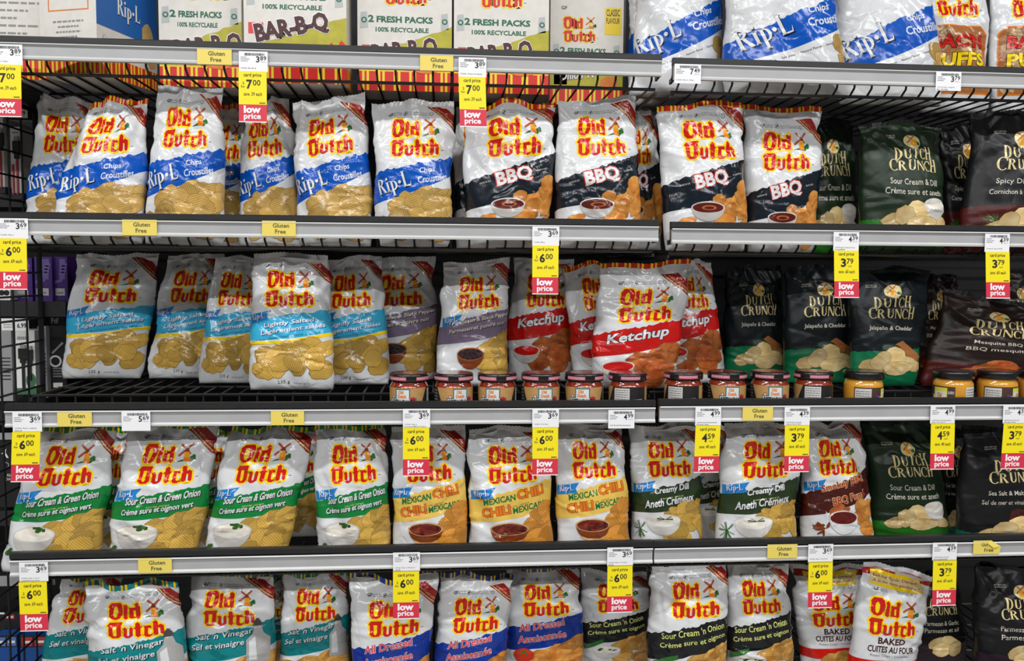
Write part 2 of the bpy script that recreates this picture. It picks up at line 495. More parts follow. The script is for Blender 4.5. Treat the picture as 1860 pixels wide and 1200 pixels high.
# serif capitals built from strokes in a unit-high box: (width, strokes)
def serif_letter(ch):
    S = []

    def V(x, w, y0=0.0, y1=1.0, s0=True, s1=True):
        S.append([(x - w / 2, y0), (x + w / 2, y0), (x + w / 2, y1), (x - w / 2, y1)])
        if s0: S.append([(x - w * .95, y0), (x + w * .95, y0), (x + w * .5, y0 + .06), (x - w * .5, y0 + .06)])
        if s1: S.append([(x - w * .95, y1), (x + w * .95, y1), (x + w * .5, y1 - .06), (x - w * .5, y1 - .06)])

    def ARC(cx, cy, rx, ry, a0, a1, thick, thin, n=10):
        for k in range(n):
            q = []
            for t in (a0 + (a1 - a0) * k / n, a0 + (a1 - a0) * (k + 1) / n):
                t = math.radians(t)
                w = thin + (thick - thin) * abs(math.cos(t))
                q.append(((cx + rx * math.cos(t), cy + ry * math.sin(t)), (cx + (rx - w) * math.cos(t), cy + (ry - thin) * math.sin(t))))
            S.append([q[0][0], q[1][0], q[1][1], q[0][1]])
    w = .7
    if ch == 'D': V(.18, .17); ARC(.2, .5, .48, .5, -90, 90, .19, .06); w = .7
    elif ch == 'U': V(.17, .17, .28, 1, False); V(.6, .08, .28, 1, False); ARC(.36, .3, .275, .3, 180, 360, .16, .07); w = .72
    elif ch == 'T': V(.34, .18, 0, 1, True, False); S.append([(0, .92), (.68, .92), (.68, 1), (0, 1)]); S.append([(0, .78), (.07, .92), (0, .95)]); S.append([(.68, .78), (.68, .95), (.61, .92)]); w = .68
    elif ch == 'C': ARC(.42, .5, .42, .5, 45, 315, .18, .06, 16); S.append([(.64, .7), (.72, .7), (.74, .96), (.66, .86)]); w = .74
    elif ch == 'H': V(.15, .16); V(.57, .16); S.append([(.15, .47), (.57, .47), (.57, .54), (.15, .54)]); w = .72
    elif ch == 'R': V(.17, .17); ARC(.2, .75, .42, .25, -90, 90, .17, .06); S.append([(.3, .52), (.46, .52), (.76, 0), (.56, 0)]); w = .76
    elif ch == 'N': V(.12, .07); S.append([(.06, 1), (.24, 1), (.68, 0), (.54, 0)]); V(.64, .07, 0, 1, False); w = .74
    elif ch == 'L': V(.18, .17); S.append([(.18, 0), (.62, 0), (.62, .07), (.18, .07)]); S.append([(.56, .05), (.62, .0), (.66, .3)]); w = .66
    elif ch == 'i': V(.14, .16, 0, .62); S.append([(.06, .76), (.22, .76), (.22, .92), (.06, .92)]); w = .28
    elif ch == 'p': V(.16, .16, -.34, .62); ARC(.2, .31, .38, .31, -90, 90, .17, .06); w = .6
    elif ch == '.': S.append([(.05, .34), (.15, .28), (.25, .34), (.27, .44), (.15, .52), (.03, .44)]); w = .3
    elif ch == ' ': w = .3
    return w, S


def serif_at(a, ch, x0, y0, x1, y1, mat, layer, f=None):
    w, S = serif_letter(ch)
    for q in S:
        pts = [(x0 + p[0] / w * (x1 - x0), y0 + p[1] * (y1 - y0)) for p in q]
        if f: pts = [f(p) for p in pts]
        a.raw(pts, [(0, i, i + 1) for i in range(1, len(pts) - 1)], mat, layer)


def serif_word(a, s, x, y, w, h, mat, layer, rot=0.0, shear=0.0, dy=0.0):
    tot = sum(serif_letter(c)[0] + .04 for c in s)
    c_, s_ = math.cos(rot), math.sin(rot)

    def f(p):
        X = p[0] + shear * p[1]
        return (x + c_ * X - s_ * p[1], y + s_ * X + c_ * p[1])
    cx = 0
    for ch in s:
        lw = serif_letter(ch)[0]
        serif_at(a, ch, cx / tot * w, 0, (cx + lw) / tot * w, h, mat, layer, f)
        cx += lw + .04


# ------------------------------------------------------------------ bag artworks: x in -.5 .. .5 across the face, y in 0 .. 1.7 up
H = 1.7
S_MAX, NS, NB, NV = 0.40, 72, 6, 56
XS = 0.415                                   # share of the girth per artwork unit
DS = 2 * S_MAX / NS
MILL = ('film_mill', 'film_brown', 'film_millgold', 'film_orange', 'film_leaf', 'film_leaf')


def chips(a, rng, spots, kind, layer):
    for i, (cx, cy, rx, ry, rot) in enumerate(spots):
        a.blob(cx, cy, rx, ry, 'film_%s_%s' % (kind, 'abc'[i % 3]), layer + (i % 16) * 0.6, rng, 15, 0.10, rot, 'film_edge')


def pile(a, rng, x0, x1, y0, ytops, kind, layer, n=14, r=0.13):
    """heap of chips filling x0..x1 from y0 up to a skyline"""
    spots = []
    for k in range(n):
        u = rng.random() if k > 5 else (k + .3) / 5.6
        x = x0 + (x1 - x0) * u
        i = u * (len(ytops) - 1); j = min(int(i), len(ytops) - 2)
        yt = ytops[j] + (ytops[j + 1] - ytops[j]) * (i - j)
        y = yt - r * .65 - (yt - y0 - r * .7) * (max(0, k - 5) / max(1, n - 5))
        spots.append((x, y, r * rng.uniform(.8, 1.25), r * rng.uniform(.6, .95), rng.uniform(-1, 1)))
    chips(a, rng, spots, kind, layer)


def band(a, rng, mat, yl0, yr0, yl1, yr1, layer=1):
    """slanting flavour band with a torn upper edge, running round the sides"""
    xs = [(k * DS - S_MAX) / XS for k in range(NS + 1)]
    xs = [x for x in xs if abs(x) < .90]
    top, bot = [], []
    jag = 0.0
    for x in xs:
        t = max(-.12, min(1.12, x + .5))
        jag = .45 * jag + rng.uniform(-.016, .016)
        top.append(yl0 + (yr0 - yl0) * t + jag)
        bot.append(yl1 + (yr1 - yl1) * t - .035 * math.sin(math.pi * max(0, min(1, t))))
    a.strip(xs, top, bot, mat, layer)



def common(a, logo_y=1.49, x0=-.30, k=1 / 1644., ribbon=True, gf=True):
    mill_logo(a, x0, logo_y, k, 1, 'film_red', 'film_yellow', True, MILL)
    if gf:
        y = logo_y + .055
        a.text('GF', -.36, y, .075, .048, 'film_ink', 1, bold=.03, res=1)
        a.text('GLUTEN FREE', -.27, y + .028, .11, .018, 'film_darkgrey', 1, res=1)
        a.text('SANS GLUTEN', -.27, y, .11, .018, 'film_darkgrey', 1, res=1)
        a.line([(-.275, y - .005), (-.275, y + .05)], .004, 'film_darkgrey', 1)
        a.ell(-.105, y + .024, .033, .033, 'film_ink', 1, 14); a.ell(-.105, y + .024, .027, .027, 'film_white', 2, 14)
        a.ell(-.105, y + .024, .024, .010, 'film_ink', 3, 8, rot=.9)
        a.line([(-.055, y - .005), (-.055, y + .05)], .004, 'film_darkgrey', 1)
        a.text('NATURAL FLAVOURS + COLOURS', -.04, y + .028, .25, .018, 'film_darkgrey', 1, res=1)
        a.text('SAVEURS ET COLORANTS NATURELS', -.04, y, .25, .018, 'film_darkgrey', 1, res=1)
        a.line([(.225, y - .005), (.225, y + .05)], .004, 'film_darkgrey', 1)
        a.ell(.27, y + .022, .03, .03, 'film_ink', 1, 14); a.ell(.27, y + .022, .025, .025, 'film_white', 2, 14)
        a.text('U', .257, y + .005, .026, .034, 'film_ink', 3, res=1)
    if ribbon:
        a.poly([(.20, 1.69), (.44, 1.69), (.70, 1.45), (.70, 1.30), (.56, 1.36), (.38, 1.54)], 'film_ribbon', 1)
        a.poly([(.235, 1.69), (.25, 1.69), (.60, 1.375), (.60, 1.36)], 'film_gold', 2)
        a.text('QUALITY LIVES HERE', .315, 1.655, .34, .03, 'film_gold', 2, rot=-.74, res=1)
        a.text('ICI VIT LA QUALITE', .285, 1.625, .34, .03, 'film_gold', 2, rot=-.74, res=1)


def ripl(a, x, y, w, h, mat, layer, rot, shadow=None):
    if shadow:
        serif_word(a, 'Rip.L', x + .014, y - .014, w, h, shadow, layer, rot)
    serif_word(a, 'Rip.L', x, y, w, h, mat, layer + 1, rot)


def flag(a, y, x=-.47):
    a.poly([(x - .06, y - .03), (x + .25, y + .015), (x + .225, y + .07), (x + .275, y + .15), (x + .08, y + .115), (x - .06, y + .10)], 'film_flag', 3)
    ripl(a, x + .0, y + .02, .2, .085, 'film_white', 5, .14, 'film_skyink')


def two_lines(a, t1, t2, y1, y2, mat, shadow, h=.085, w1=.66, w2=.72, x=-.36, rot=.15, shear=.18, bold=.02, layer=3):
    a.text(t1, x + .02, y1, w1, h, mat, layer, rot, shear, bold, shadow=(shadow, .010, .010))
    a.text(t2, x - .02, y2, w2, h, mat, layer, rot, shear, bold, shadow=(shadow, .010, .010))


def bowl(a, cx, cy, w, h, outer, rim, inside, layer, content=None, rng=None):
    layer += 6
    pts = [(cx - w, cy)]
    for k in range(13):
        t = math.pi + math.pi * k / 12
        pts.append((cx + w * .98 * math.cos(t) * (1 if abs(math.cos(t)) > .75 else .97), cy + h * math.sin(t)))
    pts.append((cx + w, cy))
    a.poly(pts, outer, layer)
    a.ell(cx, cy, w, h * .42, rim, layer + 1, 26)
    a.ell(cx, cy - .004, w * .92, h * .36, inside, layer + 2, 26)
    if content and rng:
        for k in range(9):
            t = rng.uniform(0, 6.28); r = rng.uniform(.1, .75)
            a.blob(cx + w * r * math.cos(t), cy + h * .33 * r * math.sin(t), w * .13, h * .09, content, layer + 3, rng, 7, .3)


ARTS = {}
BASE = {}


def art(name, base):
    def deco(fn):
        BASE[name] = base
        ARTS[name] = fn
        return fn
    return deco


@art('rip', 'film_white')
def _(a, rng):
    common(a)
    band(a, rng, 'film_blue', .80, 1.00, .42, .76)
    ripl(a, -.45, .52, .46, .20, 'film_white', 2, .27, 'film_ink')
    a.text('Chips', .08, .765, .20, .085, 'film_white', 2, .15, .12, .015)
    a.text('Croustilles', .06, .655, .38, .085, 'film_white', 2, .15, .12, .015)
    pile(a, rng, -.22, .62, .02, [.42, .47, .56, .62, .54, .62, .60], 'ridge', 3, 26, .15)
    chips(a, rng, [(-.40, .17, .10, .09, .3), (-.20, .38, .13, .11, .8), (-.08, .30, .17, .13, .2)], 'ridge', 3.5)
    a.text('235 g', .1, .06, .14, .05, 'film_ink', 9, res=1)


@art('bbq', 'film_white')
def _(a, rng):
    common(a)
    band(a, rng, 'film_navyblack', .70, 1.02, .36, .62)
    a.text('BBQ', -.16, .60, .42, .20, 'film_white', 3, .24, .05, .035, outline='film_tomato', ow=.045)
    a.text('SAVEUR DE', -.37, .66, .13, .022, 'film_silvertext', 3, .22, 0, 0, res=1)
    a.text('FLAVOURED', .29, .80, .13, .022, 'film_silvertext', 3, .22, 0, 0, res=1)
    pile(a, rng, .16, .62, .05, [.44, .54, .66, .60], 'smoothorange', 3, 12, .15)
    chips(a, rng, [(.10, .50, .08, .07, .2), (.44, .66, .11, .10, .9), (-.30, .22, .12, .06, .4)], 'smoothorange', 5)
    bowl(a, -.04, .41, .20, .17, 'film_glass', 'film_cupshade', 'film_sauce', 8)
    a.ell(-.03, .405, .09, .03, 'film_bronze', 18, 14); a.ell(-.03, .402, .06, .018, 'film_sauce', 19, 12)


@art('ls', 'film_white')
def _(a, rng):
    common(a)
    band(a, rng, 'film_cyan', .80, .97, .55, .66)
    a.poly([(-.88, .51), (-.5, .53), (0, .545), (.5, .655), (.88, .69), (.88, .645), (.5, .61), (0, .50), (-.5, .49), (-.88, .47)], 'film_yellow', 2)
    a.text('NATURAL + MORE POTATO TASTE   LESS SALT', -.44, .522, .86, .02, 'film_darkgreen', 4, .15, res=1)
    flag(a, .80)
    two_lines(a, 'Lightly Salted', 'Légèrement salées', .70, .60, 'film_white', 'film_skyink', .075, .62, .80, -.30, .15, .2)
    pile(a, rng, -.30, .50, .12, [.38, .46, .54, .58, .52], 'ridgegold', 3, 20, .14)
    chips(a, rng, [(-.28, .38, .12, .09, .3), (-.36, .18, .09, .07, .5), (-.12, .16, .10, .12, .2), (.14, .18, .11, .09, .9)], 'ridgegold', 5)
    a.text('235 g', -.12, -.04, .15, .055, 'film_ink', 2, res=1)
    a.text('POIDS NET  NET WT', .08, -.035, .2, .02, 'film_darkgrey', 2, res=1)


@art('pep', 'film_white')
def _(a, rng):
    common(a)
    band(a, rng, 'film_mauve', .78, 1.02, .50, .66)
    flag(a, .78)
    two_lines(a, 'Parmesan & Black Pepper', 'Parmesan et poivre noir', .75, .63, 'film_silvertext', 'film_ink', .075, .88, .84, -.36, .16, .16)
    pile(a, rng, .10, .60, .06, [.44, .56, .66, .70], 'ridgegold', 3, 16, .14)
    bowl(a, -.06, .36, .19, .22, 'film_brown', 'film_bronze', 'film_peppercorn', 8)


@art('ket', 'film_white')
def _(a, rng):
    common(a)
    band(a, rng, 'film_ketchup', .84, 1.02, .50, .70)
    a.text('Ketchup', -.40, .64, .74, .18, 'film_white', 3, .15, .22, .03, outline='film_ink', ow=.035)
    pile(a, rng, -.06, .60, .10, [.46, .58, .66, .60], 'smoothred', 3, 18, .14)
    bowl(a, -.24, .36, .20, .19, 'film_glass', 'film_cupshade', 'film_ketchup', 8)
    a.text('235 g', -.12, .055, .15, .055, 'film_ink', 2, res=1)


@art('sco2', 'film_white')
def _(a, rng):
    common(a)
    band(a, rng, 'film_green', .78, .97, .55, .66)
    flag(a, .80)
    two_lines(a, 'Sour Cream & Green Onion', 'Crème sure et oignon vert', .73, .58, 'film_white', 'film_ink', .095, .80, .78, -.36, .13, .2, .025)
    a.text('FLAVOURED  SAVEUR DE', -.1, .70, .25, .018, 'film_limetext', 3, .13, res=1)
    pile(a, rng, .02, .60, .08, [.52, .58, .66, .64], 'ridgegold', 3, 18, .15)
    bowl(a, -.16, .40, .24, .24, 'film_glass', 'film_cupshade', 'film_dip', 8, None, rng)
    a.blob(-.13, .44, .13, .06, 'film_cream', 18, rng)
    for k in range(6):
        a.blob(-.12 + rng.uniform(-.06, .06), .455 + rng.uniform(-.02, .03),   .03, .022, 'film_herb', 19, rng, 7, .3)
    for k in range(5):
        a.blob(-.44 + rng.uniform(-.05, .05), .18 + rng.uniform(-.04, .06), .04, .03, 'film_herb', 14, rng, 7, .3)


@art('chi', 'film_white')
def _(a, rng):
    common(a)
    band(a, rng, 'film_chili', .78, 1.02, .46, .66)
    flag(a, .80)
    a.text('MEXICAN', -.34, .705, .40, .085, 'film_greentext', 3, .18, .1, .03)
    a.text('CHILI', .08, .775, .36, .125, 'film_orange', 3, .17, .05, .03, outline='film_ribbon', ow=.035)
    a.text('CHILI', -.36, .535, .36, .125, 'film_orange', 3, .17, .05, .03, outline='film_ribbon', ow=.035)
    a.text('MEXICAIN', .02, .595, .41, .085, 'film_greentext', 3, .18, .1, .03)
    a.text('FLAVOURED   SAVEUR DE', -.07, .67, .30, .02, 'film_brown', 3, .17, res=1)
    pile(a, rng, .14, .60, .08, [.40, .56, .70, .66], 'ridgeorange', 3, 15, .15)
    bowl(a, -.03, .39, .23, .21, 'film_brown', 'film_tan', 'film_chilistew', 8, 'film_sauce', rng)
    a.poly([(-.20, .25), (-.1, .215), (.05, .215), (.14, .25), (.12, .22), (.04, .185), (-.1, .185), (-.18, .22)], 'film_tan', 14.6)


@art('dil', 'film_white')
def _(a, rng):
    common(a)
    band(a, rng, 'film_olive', .78, .98, .50, .64)
    flag(a, .80)
    a.text('Creamy Dill', -.22, .735, .50, .11, 'film_white', 3, .14, .2, .025, shadow=('film_ink', .01, .01))
    a.text('Aneth Crémeux', -.35, .565, .70, .11, 'film_white', 3, .14, .2, .025, shadow=('film_ink', .01, .01))
    a.text('FLAVOURED  SAVEUR DE', -.1, .69, .30, .02, 'film_limetext', 3, .13, res=1)
    pile(a, rng, .0, .60, .08, [.52, .58, .68, .64], 'ridgegold', 3, 18, .15)
    bowl(a, -.10, .40, .24, .21, 'film_cupshade', 'film_white', 'film_dip', 8)
    for k in range(16):
        x, y = -.08, .42
        t = rng.uniform(-.6, 3.6)
        a.line([(x, y), (x + .11 * math.cos(t), y + .06 * math.sin(t))], .006, 'film_herb', 18)
    for k in range(16):
        x, y = -.42, .28
        t = rng.uniform(0, 6.28)
        a.line([(x, y), (x + .10 * math.cos(t), y + .12 * math.sin(t))], .008, 'film_herb', 14)


@art('smk', 'film_white')
def _(a, rng):
    common(a)
    band(a, rng, 'film_maroon', .74, 1.05, .42, .70)
    flag(a, .80)
    a.text('Smokey BBQ', -.26, .74, .70, .12, 'film_ribbon', 3, .22, .1, .02, outline='film_gold', ow=.04)
    a.text('BBQ Fumé', -.10, .56, .52, .12, 'film_ribbon', 3, .22, .1, .02, outline='film_gold', ow=.04)
    bowl(a, .03, .41, .21, .24, 'film_white', 'film_cupshade', 'film_sauce', 8)
    chips(a, rng, [(.32, .42, .12, .14, .4), (.40, .24, .11, .13, 1.1), (.46, .52, .12, .12, .2), (.30, .56, .10, .10, .2)], 'smoothorange', 4)
    chips(a, rng, [(-.02, .48, .16, .06, .4), (-.06, .53, .12, .05, .5)], 'smoothred', 6)
    for k in range(10):
        a.blob(-.28 + rng.uniform(-.09, .09), .26 + rng.uniform(-.07, .07), .06, .02, 'film_brown', 9 + k % 3, rng, 7, .3, rng.uniform(0, 3))


@art('sv', 'film_white')
def _(a, rng):
    common(a)
    band(a, rng, 'film_teal', .80, 1.06, .44, .66)
    two_lines(a, "Salt 'n Vinegar", 'Sel et vinaigre', .76, .61, 'film_white', 'film_ink', .105, .68, .62, -.38, .16, .24, .012)
    a.poly([(.24, .45), (.24, .80), (.31, .88), (.33, .98), (.42, .98), (.44, .88), (.52, .80), (.52, .45)], 'film_shaker', 13)
    a.poly([(.32, .98), (.33, 1.05), (.375, 1.10), (.42, 1.05), (.43, .98)], 'film_cap', 14)
    a.poly([(.27, .50), (.27, .78), (.34, .84), (.36, .50)], 'film_white', 14)
    pile(a, rng, -.12, .60, .06, [.40, .48, .60, .52], 'smooth', 3, 14, .16)
    chips(a, rng, [(-.36, .30, .13, .10, .4)], 'smooth', 5)


@art('ad', 'film_white')
def _(a, rng):
    common(a)
    band(a, rng, 'film_royal', .80, 1.02, .44, .64)
    a.text('All Dressed', -.33, .755, .60, .115, 'film_pinkred', 3, .16, .14, .02, outline='film_white', ow=.03)
    a.text('Assaisonnée', -.34, .565, .62, .115, 'film_pinkred', 3, .16, .14, .02, outline='film_white', ow=.03)
    pile(a, rng, -.10, .60, .06, [.44, .52, .64, .60], 'smoothorange', 3, 18, .15)
    a.blob(-.27, .38, .13, .12, 'film_tomato', 14, rng, 16, .05)
    for k in range(5):
        t = k * 1.256 + .3
        a.line([(-.27, .43), (-.27 + .08 * math.cos(t), .43 + .05 * math.sin(t))], .014, 'film_leaf', 15)


@art('sco', 'film_white')
def _(a, rng):
    common(a)
    band(a, rng, 'film_black', .78, 1.0, .40, .62)
    a.text("Sour Cream 'n Onion", -.40, .70, .82, .095, 'film_limetext', 3, .15, .05, .01)
    a.text('Crème sure et oignon', -.42, .545, .86, .095, 'film_limetext', 3, .15, .05, .01)
    a.text('FLAVOURED   SAVEUR DE', -.12, .66, .30, .02, 'film_leaf', 3, .15, res=1)
    pile(a, rng, .0, .60, .06, [.40, .52, .58, .56], 'smooth', 3, 14, .15)
    bowl(a, -.16, .32, .20, .17, 'film_cupshade', 'film_white', 'film_dip', 8)
    for k in range(7):
        a.blob(-.16 + rng.uniform(-.12, .12), .32 + rng.uniform(-.04, .04), .03, .014, 'film_herb', 18, rng, 7, .3)
    for k in range(5):
        a.line([(-.5, .30 + k * .02), (-.2, .44 + k * .012)], .014, 'film_leaf', 4)


@art('bak', 'film_white')
def _(a, rng):
    a.rect(-.88, 1.58, .88, 1.70, 'film_ribbon', 1)
    a.poly([(-.44, 1.66), (.44, 1.66), (.44, 1.42), (.2, 1.405), (-.1, 1.41), (-.44, 1.45)], 'film_yellow', 2)
    a.poly([(-.44, 1.61), (.42, 1.585), (.42, 1.45), (-.44, 1.475)], 'film_gold', 3)
    a.text('Back by Popular Demand!', -.40, 1.545, .78, .055, 'film_ribbon', 4, -.03, .1, .01)
    a.text('À la demande générale !', -.40, 1.475, .78, .055, 'film_ribbon', 4, -.03, .1, .01)
    a.text('GF', -.36, 1.36, .075, .048, 'film_ink', 1, bold=.03, res=1)
    a.text('GLUTEN FREE', -.26, 1.385, .12, .018, 'film_darkgrey', 1, res=1)
    a.text('SANS GLUTEN', -.26, 1.36, .12, .018, 'film_darkgrey', 1, res=1)
    a.text('NATURAL FLAVOURS', -.02, 1.385, .22, .018, 'film_darkgrey', 1, res=1)
    a.text('SAVEURS NATURELLES', -.02, 1.36, .22, .018, 'film_darkgrey', 1, res=1)
    a.ell(.30, 1.38, .03, .03, 'film_darkgrey', 1, 12); a.ell(.30, 1.38, .024, .024, 'film_white', 2, 12)
    mill_logo(a, -.37, 1.27, 1 / 1480., 1, 'film_red', 'film_yellow', True, MILL)
    a.text('BAKED', -.20, .595, .40, .10, 'film_bakebrown', 2, 0, 0, .03)
    a.text('CUITES AU FOUR', -.33, .465, .68, .10, 'film_bakebrown', 2, 0, 0, .03)
    a.text('Potato Crisps / Croustilles', -.28, .39, .56, .045, 'film_darkgrey', 2, 0, 0, 0)
    a.poly([(-.88, .34), (.88, .34), (.88, .16), (-.88, .16)], 'film_red', 1)
    pile(a, rng, -.2, .4, .05, [.2, .3, .2], 'smooth', 3, 8, .13)


@art('big', 'film_white')
def _(a, rng):
    common(a)
    band(a, rng, 'film_blue', .44, .88, .17, .56)
    ripl(a, -.46, .30, .52, .22, 'film_white', 2, .40, 'film_ink')
    a.text('Chips', .16, .66, .22, .085, 'film_white', 2, .22, .05, .02)
    a.text('Croustilles', .14, .54, .46, .085, 'film_white', 2, .22, .05, .02)
    a.text('Gluten Free  -  Sans gluten  -  Natural Flavour  -  Saveur naturelle', -.30, .14, .84, .032, 'film_ink', 2, .34, .1, 0, res=1)
    a.text('Chips . Croustilles', -.10, .035, .50, .055, 'film_orange', 2, .10, .2, .02)
    chips(a, rng, [(.50, .40, .10, .13, 1.3), (.54, .25, .09, .12, 1.5), (.58, .33, .08, .12, 1.2)], 'ridge', 3)


@art('puf', 'film_white')
def _(a, rng):
    common(a, 1.57, gf=False, ribbon=False)
    a.poly([(-.5, .10), (.5, .10), (.5, .88), (.38, .97), (-.38, .97), (-.5, .88)], 'film_orange', 1)
    a.poly([(-.48, .12), (.48, .12), (.48, .87), (.37, .955), (-.37, .955), (-.48, .87)], 'film_bronze', 2)
    for k in range(46):
        a.blob(rng.uniform(-.41, .41), rng.uniform(.16, .90), .08, .05, 'film_puff_' + 'abc'[k % 3], 3 + (k % 6) * .5, rng, 9, .25, rng.uniform(0, 3))
    a.text("BAC'N", -.38, .68, .76, .17, 'film_red', 7, 0, .05, .04, outline='film_ink', ow=.03)
    a.text('PUFFS', -.38, .45, .76, .17, 'film_yellow', 7, 0, .05, .04, outline='film_ink', ow=.03)


def crunch(a, rng, t1, t2, y0=1.44):
    """mill disc over two rows of tall serif capitals (traced positions)"""
    k = 1 / 1933.
    f = lambda x, y: ((x - 880) * k, y0 - (y - 90) * k)
    a.ell(*f(918, 285), 228 * k, 200 * k, 'film_gold', 1, 28)
    for q in ((790, 110), (1030, 90), (770, 330), (1000, 330)):
        a.line([f(900, 215), f(*q)], 40 * k, 'film_bronze', 2)
    a.poly([f(840, 420), f(880, 230), f(950, 230), f(990, 420)], 'film_millgold', 3)
    a.ell(*f(1065, 340), 55 * k, 50 * k, 'film_leaf', 3, 10)
    for ch, x0, yt, x1, yb in (('D', 405, 460, 615, 800), ('U', 640, 500, 855, 765), ('T', 875, 465, 1055, 742), ('C', 1065, 465, 1215, 748), ('H', 1222, 412, 1400, 748),
                               ('C', 270, 770, 500, 1095), ('R', 495, 812, 710, 1072), ('U', 738, 790, 935, 1066), ('N', 940, 790, 1160, 1066), ('C', 1160, 790, 1325, 1076), ('H', 1335, 735, 1500, 1076)):
        X0, Y0 = f(x0, yb); X1, Y1 = f(x1, yt)
        serif_at(a, ch, X0, Y0, X1, Y1, 'film_gold', 2)
    a.text(t1, .0, .735, .62 if len(t1) > 14 else .50, .085, 'film_silvertext', 2, 0, 0, .004, anchor='c')
    if t2:
        a.text(t2, .0, .60, .74 if len(t2) > 17 else .62, .085, 'film_silvertext', 2, 0, 0, .004, anchor='c')
    a.text('BEST BEFORE', -.36, 1.42, .16, .02, 'film_silvertext', 1, .05, res=1)
    a.text('MEILLEUR AVANT', -.36, 1.39, .16, .02, 'film_silvertext', 1, .05, res=1)


def foot(a, rng, mat, yl, yr):
    xs = [x for x in ((k * DS - S_MAX) / XS for k in range(NS + 1)) if abs(x) < .90]
    a.strip(xs, [yl + (yr - yl) * (x + .9) / 1.8 + rng.uniform(-.012, .012) for x in xs], [-.10] * len(xs), mat, .5)


def crisps(a, rng, kind, cx=.02, cy=.22, s=1.0, layer=4):
    chips(a, rng, [(cx - .28 * s, cy - .04, .16 * s, .08 * s, .25), (cx + .24 * s, cy - .02, .20 * s, .08 * s, -.35), (cx, cy + .06, .17 * s, .15 * s, .3),
                   (cx - .16 * s, cy + .02, .14 * s, .11 * s, .8), (cx + .06 * s, cy - .08, .20 * s, .09 * s, .1)], kind, layer)


@art('dcs', 'film_dcgreen')
def _(a, rng):
    foot(a, rng, 'film_dcgreenfoot', .24, .30)
    crunch(a, rng, 'Sour Cream & Dill', 'Crème sure et aneth')
    bowl(a, .26, .48, .15, .20, 'film_cupshade', 'film_white', 'film_dip', 2)
    a.line([(.2, .5), (.3, .485)], .012, 'film_herb', 5)
    crisps(a, rng, 'smoothorange' if False else 'pale', .02, .30, 1.0, 6)


@art('dcp', 'film_dcblack')
def _(a, rng):
    foot(a, rng, 'film_dcredfoot', .46, .50)
    crunch(a, rng, 'Spicy Dill Pickle', "Cornichon à l'aneth épicé")
    bowl(a, .30, .44, .15, .18, 'film_cupshade', 'film_white', 'film_dip', 2)
    for k in range(14):
        t = rng.uniform(1.5, 4.2)
        a.line([(-.26, .28), (-.26 + .16 * math.cos(t), .28 + .10 * math.sin(t))], .012, 'film_herb', 2)
    crisps(a, rng, 'pale', .02, .24, 1.0, 6)


@art('dcj', 'film_dcnavy')
def _(a, rng):
    foot(a, rng, 'film_dcemerald', .38, .52)
    crunch(a, rng, 'Jalapeño & Cheddar', None)
    a.poly([(.0, .50), (.16, .60), (.52, .36), (.46, .28)], 'film_bronze', 3)
    a.ell(.02, .46, .16, .09, 'film_darkgreen', 4, 18, rot=-.2); a.ell(.0, .48, .12, .05, 'film_darkgrey', 5, 14, rot=-.2)
    crisps(a, rng, 'pale', .06, .26, 1.15, 6)


@art('dcm', 'film_dcbrown')
def _(a, rng):
    foot(a, rng, 'film_dcredfoot', .40, .30)
    crunch(a, rng, 'Mesquite BBQ', 'BBQ mesquite')
    crisps(a, rng, 'smoothred', .04, .22, 1.0, 6)


@art('dcv', 'film_dcblack')
def _(a, rng):
    foot(a, rng, 'film_dctealfoot', .20, .24)
    crunch(a, rng, 'Sea Salt & Malt Vinegar', 'Sel de mer et vinaigre de malt')
    a.poly([(-.10, .30), (-.06, .52), (.0, .56), (.34, .50), (.40, .44), (.38, .28)], 'film_maroon', 2)
    a.ell(.36, .38, .05, .10, 'film_brown', 3, 14)
    crisps(a, rng, 'pale', .06, .22, 1.15, 6)


@art('dcg', 'film_dcblack')
def _(a, rng):
    foot(a, rng, 'film_dcplumfoot', .36, .36)
    crunch(a, rng, 'Parmesan & Garlic', 'Parmesan et ail')
    chips(a, rng, [(-.1, .40, .16, .09, .5), (.14, .42, .18, .10, -.4), (-.02, .28, .16, .13, .2), (.24, .28, .15, .12, .8)], 'pale', 5)


# ------------------------------------------------------------------ artwork cut along the bag grid so that every ink lies on the film


def cut_lines(P, A, fun, lo, hi):
    """split triangles P (n,3,2) with attributes A along the lines fun(p) = integer"""
    for k in range(lo, hi + 1):
        g = fun(P) - k
        g = np.where(np.abs(g) < 1e-7, 1e-7, g)
        pos = (g > 0).sum(1)
        c = (pos == 1) | (pos == 2)
        if not c.any():
            continue
        Q, G, B, np_ = P[c], g[c], A[c], pos[c]
        lone_sign = np.where(np_ == 1, 1, -1)
        idx = np.argmax(np.sign(G) == lone_sign[:, None], axis=1)
        r = np.arange(len(Q))
        a, b, d = Q[r, idx], Q[r, (idx + 1) % 3], Q[r, (idx + 2) % 3]
        ga, gb, gd = G[r, idx], G[r, (idx + 1) % 3], G[r, (idx + 2) % 3]
        ab = a + (b - a) * (ga / (ga - gb))[:, None]
        ad = a + (d - a) * (ga / (ga - gd))[:, None]
        new = np.concatenate([np.stack([a, ab, ad], 1), np.stack([ab, b, d], 1), np.stack([ab, d, ad], 1)])
        P = np.concatenate([P[~c], new])
        A = np.concatenate([A[~c], B, B, B])
    ar = np.abs((P[:, 1, 0] - P[:, 0, 0]) * (P[:, 2, 1] - P[:, 0, 1]) - (P[:, 2, 0] - P[:, 0, 0]) * (P[:, 1, 1] - P[:, 0, 1]))
    k = ar > 1e-9
    return P[k], A[k]


_diced = {}


